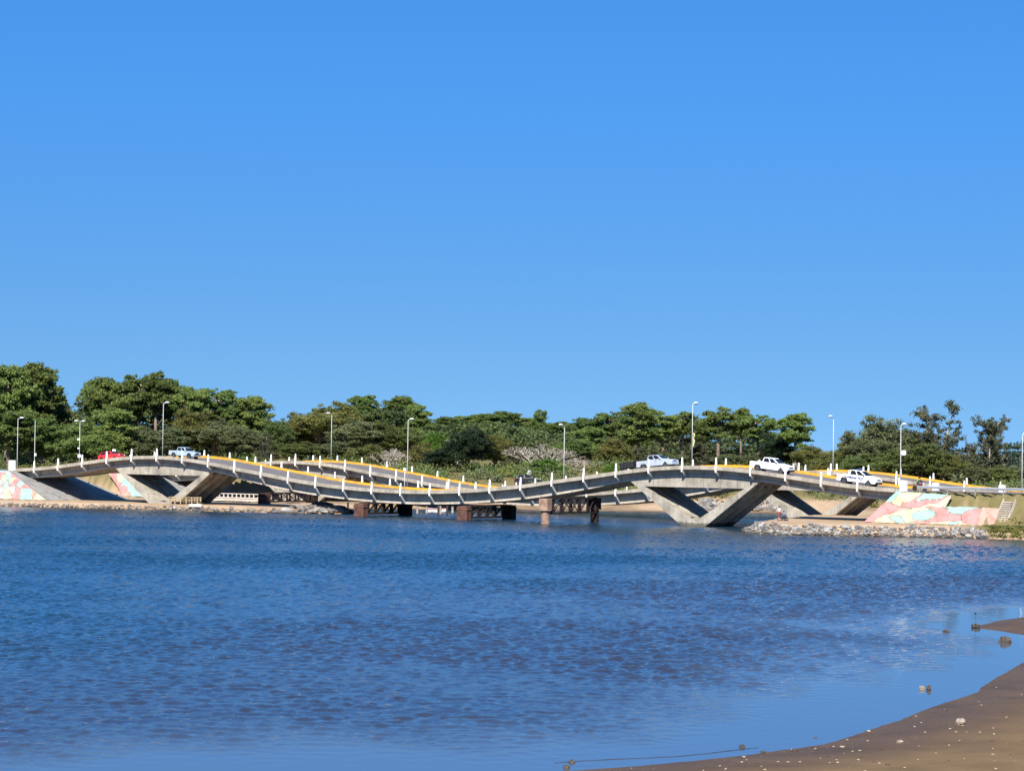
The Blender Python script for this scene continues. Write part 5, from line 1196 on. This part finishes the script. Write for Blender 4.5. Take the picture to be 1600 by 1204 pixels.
def vehicle(mw, paint, label, cat, name, pickup=True, k=1.0, old=False, extras=None, tall=0.0, group=None):
    o = empty(name, label=label, cat=cat, group=group, mat=mw); o.scale = (k, k, k)
    pm = PAINT[paint]; ex = lambda p, w: Vector((p[0], w, p[1]))
    HW = .90; wr = .40; ax_f, ax_r = 1.62, -1.55; zb = .42; belt = (1.22 if not old else 1.16) + tall
    cab_r = -1.0 if pickup else -2.35
    hood = [(2.48, .46), (2.57, .62), (2.56, .82), (2.46, .98), (2.25, 1.08), (1.85, 1.15), (1.25, belt)] if not old else [(2.45, .48), (2.50, .62), (2.48, .92), (2.40, 1.01), (1.75, 1.07), (1.05, belt)]
    body = arch_poly(cab_r, 2.45, zb, 0, 0, [ax_f] + ([] if pickup else [ax_r]), .47) + hood + [(cab_r, belt)]
    mb = MB(); mb.prism(body, ex, -HW, HW); mb.build('body', pm, o, bevel=.05)
    if pickup:
        wall = arch_poly(-2.55, cab_r - .01, zb, 0, 0, [ax_r], .47) + [(cab_r - .01, belt - .04), (-2.55, belt - .05)]
        bed = empty('cargo_bed'); bed.parent = o
        for s_ in (-1, 1): mb = MB(); mb.prism(wall, ex, s_ * HW, s_ * (HW - .1)); mb.build('bed_side', pm, bed, bevel=.02)
        mb = MB(); mb.box((-1.78, 0, .70), (1.50, 1.58, .08)); mb.box((-1.78, 0, .5), (1.5, .9, .2)); mb.build('bed_floor', M['black'], bed)
        mb = MB(); mb.box((-2.53, 0, .80), (.08, 1.58, .60)); mb.build('tailgate', pm, bed)
    # greenhouse
    r0, r1, f0, f1 = (-1.02, -.90, 1.28, .36) if pickup else (-2.2, -1.7, 1.15, .35)
    if old: f0, f1 = 1.02, .40
    zt = belt + .57; wb, wt = .86, .68
    cn = [(r0, belt - .01, wb), (f0, belt - .01, wb), (f1, zt, wt), (r1, zt, wt)]
    mb = MB(); mb.add([(x, -w, z) for x, z, w in cn] + [(x, w, z) for x, z, w in cn] , [(0, 1, 2, 3), (7, 6, 5, 4), (0, 4, 5, 1), (1, 5, 6, 2), (2, 6, 7, 3), (3, 7, 4, 0)])
    mb.build('cabin', pm, o, bevel=.06)
    def side_pt(f, g, s_, off=.012):       # f along, g up the side of the greenhouse
        x = (r0 + (f0 - r0) * f) * (1 - g) + (r1 + (f1 - r1) * f) * g; w = wb + (wt - wb) * g; return Vector((x, s_ * (w + off), belt + (zt - belt) * g))
    for s_ in (-1, 1):
        for fa, fb in ((.08, .47), (.53, .90)):
            mb = MB(); q = [side_pt(fa, .08, s_), side_pt(fb, .08, s_), side_pt(fb, .9, s_), side_pt(fa, .9, s_)]; q2 = [side_pt(fa, .08, s_, -.02), side_pt(fb, .08, s_, -.02), side_pt(fb, .9, s_, -.02), side_pt(fa, .9, s_, -.02)]
            mb.add(q + q2, [(0, 1, 2, 3), (7, 6, 5, 4), (0, 4, 5, 1), (1, 5, 6, 2), (2, 6, 7, 3), (3, 7, 4, 0)]); mb.build('side_window', M['glass'], o)
            mb = MB(); hx = side_pt(fa, 0, s_); mb.box((hx.x + .12, s_ * (HW + .012), belt - .16), (.2, .03, .05)); mb.build('door_handle', M['black'] if not old else pm, o)
            mb = MB(); mb.box((hx.x + (-.06 if fa < .3 else -.03), s_ * (HW + .002), .82), (.018, .008, .58)); mb.build('door_seam', M['black'], o)
        mb = MB(); mb.ball((.98, s_ * (HW + .13), belt + .10), (.09, .12, .10), 8, 6); mb.build('mirror', pm if paint != 'white' else M['black'], o, smooth=True)
        mb = MB(); mb.box((2.44, s_ * .66, .86), (.2, .36, .19), Matrix.Rotation(.0, 3, 'Z')); mb.build('headlight', M['lens'], o, bevel=.03)
        mb = MB(); mb.box(((-2.54 if pickup else -2.34), s_ * .84, .92), (.07, .13, .32)); mb.build('tail_light', M['redlens'], o)
        mb = MB(); mb.prism([(ax_f - .50, zb), (ax_f - .36, .84), (ax_f, .97), (ax_f + .36, .84), (ax_f + .5, zb), (ax_f + .44, zb), (ax_f, .90), (ax_f - .44, zb)], ex, s_ * HW, s_ * (HW + .03)); mb.build('wheel_arch', M['black'] if old else pm, o)
        mb = MB(); mb.box((.03, s_ * (HW - .02), .40), (1.5, .12, .07)); mb.build('side_step', M['black'], o)
    def plate(x0, z0, w0, x1, z1, w1, nm, off):
        mb = MB(); d = Vector((z1 - z0, 0, -(x1 - x0))).normalized() * off
        q = [Vector((x0, -w0, z0)) + d, Vector((x0, w0, z0)) + d, Vector((x1, w1, z1)) + d, Vector((x1, -w1, z1)) + d]; mb.add(q + [p - d * 1.6 for p in q], [(0, 1, 2, 3), (7, 6, 5, 4), (0, 4, 5, 1), (1, 5, 6, 2), (2, 6, 7, 3), (3, 7, 4, 0)]); mb.build(nm, M['glass'], o)
    plate(f0 - (f0 - f1) * .1, belt + .06, wb * .92, f1 + (f0 - f1) * .1, zt - .06, wt * .9, 'windscreen', .012); plate(r0 + (r1 - r0) * .15, belt + .1, wb * .86, r1 - (r1 - r0) * .12, zt - .08, wt * .86, 'rear_window', -.012)
    mb = MB(); mb.box((2.50, 0, .84), (.12, .92, .24)); mb.build('grille', M['black'], o, bevel=.02)
    mb = MB(); mb.box((2.50, 0, .52), (.2, 1.76, .24)); mb.build('front_bumper', M['galv'] if old else pm if paint != 'white' else M['black'], o, bevel=.05)
    mb = MB(); mb.box(((-2.6 if pickup else -2.38), 0, .52), (.14, 1.66, .18)); mb.build('rear_bumper', M['galv'] if pickup else pm, o, bevel=.03)
    mb = MB(); mb.box((0, 0, .40), (4.3, 1.2, .2)); mb.build('chassis', M['black'], o)
    for x in (ax_f, ax_r):
        for s_ in (-1, 1): wheel(None, o, x, s_ * (HW - .13), wr)
    if extras == 'patrol':
        for s_ in (-1, 1):
            mb = MB(); mb.box((-.25, s_ * (HW + .004), .93), (2.5, .012, .13)); mb.box((-.1, s_ * (HW + .004), .80), (1.5, .012, .07)); mb.build('side_stripe', M['navy'], o)
            mb = MB(); mb.tube([(.62, s_ * (HW - .02), .84), (.62, s_ * (HW + .018), .84)], .17, 16); em = mb.build('door_emblem', M['navy'], o); mb = MB(); mb.tube([(.62, s_ * (HW - .02), .84), (.62, s_ * (HW + .024), .84)], .09, 12); mb.build('emblem_centre', M['white'], em)
            mb = MB()
            for i in range(3): mb.box((-2.3 + i * .34, s_ * (HW + .004), .98), (.2, .012, .16), Matrix.Rotation(.5, 3, 'Y'))
            mb.build('orange_marking', M['orange'], o)
        lb = empty('light_bar'); lb.parent = o; mb = MB(); mb.box((-.1, 0, zt + .05), (.28, 1.1, .1)); mb.build('bar', M['black'], lb)
        for s_ in (-1, 1): mb = MB(); mb.box((-.1, s_ * .36, zt + .13), (.26, .36, .1)); mb.build('beacon', M['bluelamp'], lb, bevel=.03)
        mb = MB(); mb.tube([(-1.1, -.7, 1.15), (-1.1, -.7, 1.72), (-1.1, .7, 1.72), (-1.1, .7, 1.15)], .035, 8); mb.build('roll_bar', M['white'], o)
    if extras == 'roofbox': mb = MB(); mb.box((-.1, 0, zt + .18), (.9, .75, .3)); mb.build('roof_box', M['white'], o, bevel=.04)
    return o
QN = 2.7
pt = lambda x, q=QN, b=b0: onq(x, 740, b['q'] + q)[0]
GP = 'pickups driving on the near bridge'
vehicle(place(pt(288), QN, b0), 'bluesilver', 'blue silver older pickup at the top of the left hump', 'pickup', 'pickup_truck', k=.95, old=True, group=GP)
vehicle(place(pt(1028), QN, b0), 'silver', 'silver grey pickup pulling a black trailer up the right hump', 'pickup', 'pickup_truck', k=1.05, group=GP)
vehicle(place(pt(1206), QN, b0), 'white', 'plain white pickup just past the crest of the right hump', 'pickup', 'pickup_truck', k=1.06, group=GP)
vehicle(place(pt(1342), QN, b0), 'white', 'white pickup with dark blue side stripe and light bar going down at the right', 'pickup', 'pickup_truck', extras='patrol', k=1.06, group=GP)
vehicle(place(pt(174, 3.4), 3.4, b0), 'red', 'red car on the left rise of the near bridge, half hidden by the kerb', 'car', 'parked_car' if False else 'hatchback_car', pickup=False, k=.86)
pm_ = at(78, 727, 436)
def on_ground(x, y, D, rz): p = at(x, y, D); g = ground_z(p.x, p.y); return Matrix.Translation((p.x, p.y, g)) @ Matrix.Rotation(rz, 4, 'Z')
vehicle(on_ground(77, 727, 418, -TH), 'dark', 'dark blue car at the left, below the thin pole, seen above the bridge kerb', 'car', 'hatchback_car', pickup=False, k=.85)
vehicle(on_ground(826, 752, 424, -.2), 'blackp', 'black car by the trees next to the round grey sign, seen over the bridge dip', 'car', 'hatchback_car', pickup=False, k=.95)
vehicle(on_ground(1257, 774, 419, .1), 'dark', 'dark parked car on the far bank under the right span, left of its neighbour', 'car', 'hatchback_car', pickup=False, k=.8)
vehicle(on_ground(1273, 775, 420, .1), 'dark', 'dark parked car on the far bank under the right span, right of its neighbour', 'car', 'hatchback_car', pickup=False, k=.8)
def trailer():
    o = empty('box_trailer', label='low black trailer behind the silver grey pickup', cat='trailer', mat=place(pt(984), QN, b0))
    mb = MB(); mb.box((0, 0, .95), (2.1, 1.5, .75)); mb.build('box', M['black'], o, bevel=.04); mb = MB(); mb.tube([(1.0, 0, .5), (1.9, 0, .52)], .05, 8); mb.build('drawbar', M['rust'], o)
    mb = MB(); mb.box((0, 0, 1.35), (2.16, 1.56, .07)); mb.build('cover', M['blackcloth'], o)
    for s_ in (-1, 1): wheel(None, o, -.1, s_ * .82, .3, .2); mb = MB(); mb.box((-.1, s_ * .82, .66), (.8, .24, .04)); mb.build('mudguard', M['black'], o)
M['blackcloth'] = mat('black_tarpaulin', (.03, .03, .032), .8, var=.3, scale=3)
trailer()

# ------------------------------------------------------------------ people
def skin_body(chains, levels=1):
    """chains: list of lists of (point, radius); chains share points by equal position"""
    me = bpy.data.meshes.new('tmp'); idx, vs, rad, es = {}, [], [], []
    for ch in chains:
        prev = None
        for p, r in ch:
            key = tuple(round(c, 4) for c in p)
            if key not in idx: idx[key] = len(vs); vs.append(p); rad.append(r)
            if prev is not None: es.append((prev, idx[key]))
            prev = idx[key]
    me.from_pydata(vs, es, []); ob = bpy.data.objects.new('tmp', me); COL.objects.link(ob)
    ob.modifiers.new('s', 'SKIN'); me.skin_vertices[0].data[0].use_root = True
    for i, r in enumerate(rad): me.skin_vertices[0].data[i].radius = (r, r)
    sd = ob.modifiers.new('d', 'SUBSURF'); sd.levels = levels; sd.render_levels = levels
    dg = bpy.context.evaluated_depsgraph_get(); out = bpy.data.meshes.new_from_object(ob.evaluated_get(dg)); bpy.data.objects.remove(ob); return out
def lerp3(a, b, f): return tuple(a[i] + (b[i] - a[i]) * f for i in range(3))
def figure(pos, rotz, J, label, cloth, hair=True, helmet=None):
    """J: joint positions; +x is the way the person faces, y left, z up"""
    o = empty('person', pos, label, 'person'); o.rotation_euler.z = rotz
    ch = [[(J['pelvis'], .135), (J['waist'], .125), (J['chest'], .15), (J['neckb'], .10), (J['neck'], .055), (J['head'], .088), (J['crown'], .075)]]
    for s in 'LR':
        ch.append([(J['chest'], .15), (J['sh' + s], .065), (J['el' + s], .045), (J['wr' + s], .030), (J['ha' + s], .034)])
        ch.append([(J['pelvis'], .135), (J['hip' + s], .095), (J['kn' + s], .062), (J['an' + s], .042), (J['to' + s], .038)])
    me = skin_body(ch); bm = bmesh.new(); bm.from_mesh(me)
    # fingers, nose, ears are grown on to the same mesh
    mb = MB()
    for s, sg in (('L', 1), ('R', -1)):
        h = Vector(J['ha' + s]); d = (h - Vector(J['wr' + s])).normalized(); sd = d.cross(Vector((1, 0, .3))).normalized(); cu = d.cross(sd).normalized()
        for k, ln in ((-1.5, .06), (-.5, .075), (.5, .07), (1.5, .055)):
            b_ = h + d * .02 + sd * k * .016; mb.tube([b_, b_ + d * ln * .55 + cu * .008, b_ + d * ln * .9 + cu * .03], [.0095, .0085, .006], 5)
        b_ = h - d * .03 + sd * -.03; mb.tube([b_, b_ + d * .03 - sd * .03, b_ + d * .06 - sd * .035], [.011, .0095, .007], 5)
    hd = Vector(J['head']); mb.ball(hd + Vector((.105, 0, -.01)), (.022, .016, .026), 6, 5)
    for sg in (-1, 1): mb.ball(hd + Vector((-.01, sg * .092, 0)), (.02, .012, .032), 6, 5)
    vv = [bm.verts.new(v) for v in mb.v]
    for f in mb.f:
        try: bm.faces.new([vv[i] for i in f])
        except ValueError: pass
    me2 = bpy.data.meshes.new('body'); bm.to_mesh(me2); me2.materials.append(M['skin']); me2.polygons.foreach_set('use_smooth', [True] * len(me2.polygons))
    bo = bpy.data.objects.new('body', me2); COL.objects.link(bo); bo.parent = o
    for sg in (-1, 1): m_ = MB(); m_.ball(hd + Vector((.092, sg * .034, .022)), .012, 8, 6); m_.build('eye', M['black'], o)
    m_ = MB(); m_.box(hd + Vector((.098, 0, -.055)), (.012, .045, .01)); m_.build('mouth', M['redconc'], o)
    def seg_d(p, a, b):
        a, b = Vector(a), Vector(b); f = max(0, min(1, (p - a).dot(b - a) / max(1e-9, (b - a).length_squared))); return (p - a.lerp(b, f)).length
    SEG = {'head': [('neck', 'head'), ('head', 'crown')], 'torso': [('waist', 'chest'), ('chest', 'neckb'), ('chest', 'shL'), ('chest', 'shR')], 'hips': [('pelvis', 'waist'), ('pelvis', 'hipL'), ('pelvis', 'hipR')],
           'uarm': [('shL', 'elL'), ('shR', 'elR')], 'farm': [('elL', 'wrL'), ('elR', 'wrR'), ('wrL', 'haL'), ('wrR', 'haR')], 'thigh': [('hipL', 'knL'), ('hipR', 'knR')], 'shin': [('knL', 'anL'), ('knR', 'anR')], 'foot': [('anL', 'toL'), ('anR', 'toR')]}
    part = {}
    for f in bm.faces:
        c = f.calc_center_median(); part[f.index] = min(SEG, key=lambda k: min(seg_d(c, J[a], J[b_]) for a, b_ in SEG[k]))
    bm.normal_update(); bm.faces.index_update(); bm.faces.ensure_lookup_table()
    part = {f.index: min(SEG, key=lambda k: min(seg_d(f.calc_center_median(), J[a], J[b_]) for a, b_ in SEG[k])) for f in bm.faces}
    for nm, zones, m, inf in cloth:
        m_ = MB(); vid = {}
        for f in bm.faces:
            if part[f.index] in zones:
                ids = []
                for v in f.verts:
                    if v.index not in vid: vid[v.index] = len(m_.v); m_.v.append(v.co + v.normal * inf)
                    ids.append(vid[v.index])
                m_.f.append(tuple(ids)); m_.m.append(0)
        if m_.f:
            c = m_.build(nm, m, o, smooth=True); sd = c.modifiers.new('thick', 'SOLIDIFY'); sd.thickness = .012; sd.offset = 1
    if hair:
        m_ = MB(); m_.ball(Vector(J['crown']) * .55 + hd * .45 + Vector((-.02, 0, .02)), (.112, .102, .10), 12, 8, 0, .15, 3); m_.build('hair', M['hair'], o, smooth=True)
    if helmet:
        m_ = MB(); m_.ball(hd + Vector((-.01, 0, .045)), (.145, .13, .14), 14, 9); m_.build('helmet', helmet, o, smooth=True)
    bm.free(); return o
CL = lambda n_, c, v=.15: mat(n_, c, .85, var=v, scale=6)
shirt_w, shorts_r, cl_dark, cl_blue, vest = CL('white_shirt', (.75, .72, .70)), CL('dark_red_shorts', (.22, .06, .07)), CL('dark_clothes', (.03, .03, .04)), CL('blue_shirt', (.12, .16, .28)), CL('hi_vis_vest', (.55, .75, .08))
shoe = CL('dark_shoes', (.03, .025, .02))
def feet(x, y):                           # point on the ground seen at pixel x, y
    z = 1.3
    for _ in range(8): p = onz(x, y, z); z = max(.6, ground_z(p.x, p.y))
    p.z = z; return p
P_ = feet(1217.5, 813.2)
stand = dict(pelvis=(0, 0, .93), waist=(.0, 0, 1.10), chest=(-.02, 0, 1.33), neckb=(-.01, 0, 1.47), neck=(.01, 0, 1.54), head=(.03, 0, 1.65), crown=(.025, 0, 1.74),
             shL=(-.02, .19, 1.44), elL=(.08, .25, 1.18), wrL=(.30, .15, 1.10), haL=(.37, .11, 1.11), shR=(-.02, -.19, 1.44), elR=(.06, -.26, 1.17), wrR=(.28, -.16, 1.05), haR=(.35, -.12, 1.05),
             hipL=(0, .095, .88), knL=(.03, .12, .49), anL=(-.02, .13, .08), toL=(.15, .15, .04), hipR=(0, -.095, .88), knR=(.02, -.12, .49), anR=(-.03, -.13, .08), toR=(.13, -.16, .04))
man = figure(P_, 2.6, stand, 'man in white shirt and dark red shorts standing on the right rock tip', [('shirt', ('torso', 'uarm'), shirt_w, .03), ('shorts', ('hips', 'thigh'), shorts_r, .03), ('shoes', ('foot',), shoe, .012)])
def rod():
    m3 = Matrix.Rotation(2.6, 3, 'Z'); a = P_ + m3 @ Vector((.20, .0, 1.0)); b = P_ + m3 @ Vector((.45, .12, 1.12)); tip = P_ + m3 @ Vector((2.3, .1, 2.0)); mb = MB()
    pts = [a.lerp(tip, i / 6) - Vector((0, 0, .25 * (i / 6) ** 3)) for i in range(7)]; mb.tube(pts, [.014, .012, .01, .009, .007, .006, .004], 6); o = mb.build('fishing_rod', M['black']); tag(o, 'thin dark fishing rod held by the man in the white shirt', 'fishing rod')
rod()
Q_ = feet(1227.5, 813.2)
sit = dict(pelvis=(0, 0, .40), waist=(.03, 0, .56), chest=(.10, 0, .78), neckb=(.15, 0, .91), neck=(.18, 0, .97), head=(.23, 0, 1.07), crown=(.23, 0, 1.16),
           shL=(.11, .18, .88), elL=(.28, .24, .68), wrL=(.45, .14, .60), haL=(.52, .10, .58), shR=(.11, -.18, .88), elR=(.28, -.24, .68), wrR=(.45, -.14, .58), haR=(.52, -.10, .56),
           hipL=(.03, .10, .38), knL=(.42, .16, .48), anL=(.40, .15, .09), toL=(.57, .17, .04), hipR=(.03, -.10, .38), knR=(.42, -.16, .48), anR=(.42, -.15, .09), toR=(.59, -.17, .04))
figure(Q_, 2.9, sit, 'person in dark clothes sitting on a stone right of the man in the white shirt', [('shirt', ('torso', 'uarm', 'farm'), cl_blue, .02), ('trousers', ('hips', 'thigh', 'shin'), cl_dark, .02), ('shoes', ('foot',), shoe, .012)])
mb = MB(); mb.ball((0, 0, .1), (.34, .30, .19), 10, 7, 0, .3, 5); st_ = mb.build('seat_stone', M['rock']); st_.location = Q_ + Vector((.03, 0, 0)); tag(st_, 'grey stone the dark-clothed person sits on', 'stone')
def motorcycle():
    mw = place(pt(1437, 2.2), 2.2, b0); o = empty('motorcycle', label='dark motorcycle with a red tank on the road at the right bridge end', cat='motorcycle', mat=mw)
    for x in (-.66, .68): wheel(None, o, x, -.045 if False else .04, .31, .11)
    mb = MB(); mb.tube([(.68, .1, .31), (.45, .1, .85), (.40, .1, 1.0)], .028, 8); mb.tube([(.68, -.1, .31), (.45, -.1, .85), (.40, -.1, 1.0)], .028, 8); mb.build('fork', M['galv'], o)
    mb = MB(); mb.tube([(.40, -.34, 1.05), (.42, -.15, 1.0), (.42, .15, 1.0), (.40, .34, 1.05)], .02, 8); mb.build('handlebar', M['black'], o)
    mb = MB(); mb.ball((.16, 0, .80), (.30, .15, .15), 12, 8); mb.build('fuel_tank', PAINT['red'], o, smooth=True)
    mb = MB(); mb.box((-.36, 0, .78), (.72, .26, .1)); mb.build('saddle', M['black'], o, bevel=.04)
    mb = MB(); mb.box((.03, 0, .45), (.42, .28, .36)); mb.tube([(.4, 0, .85), (.05, 0, .62), (-.4, 0, .66), (-.66, 0, .32)], .04, 8); mb.build('engine', M['black'], o, bevel=.03)
    mb = MB(); mb.ball((.52, 0, .9), (.09, .11, .11), 10, 7); mb.build('headlight', M['lens'], o, smooth=True)
    mb = MB(); mb.box((-.82, 0, .78), (.08, .14, .09)); mb.build('tail_light', M['redlens'], o)
    ride = dict(pelvis=(-.30, 0, .92), waist=(-.24, 0, 1.08), chest=(-.13, 0, 1.30), neckb=(-.08, 0, 1.43), neck=(-.05, 0, 1.49), head=(.0, 0, 1.60), crown=(.0, 0, 1.69),
                shL=(-.12, .19, 1.39), elL=(.12, .29, 1.18), wrL=(.34, .30, 1.07), haL=(.41, .29, 1.05), shR=(-.12, -.19, 1.39), elR=(.12, -.29, 1.18), wrR=(.34, -.30, 1.07), haR=(.41, -.29, 1.05),
                hipL=(-.26, .11, .90), knL=(.14, .22, .74), anL=(-.06, .2, .36), toL=(.12, .2, .32), hipR=(-.26, -.11, .90), knR=(.14, -.22, .74), anR=(-.06, -.2, .36), toR=(.12, -.2, .32))
    r_ = figure((0, 0, 0), 0, ride, 'rider in a bright yellow-green vest and dark helmet on the motorcycle', [('jacket', ('uarm', 'farm'), cl_dark, .02), ('vest', ('torso',), vest, .03), ('trousers', ('hips', 'thigh', 'shin'), cl_dark, .02), ('shoes', ('foot',), shoe, .012)], hair=False, helmet=M['black'])
    r_.matrix_world = mw
motorcycle()
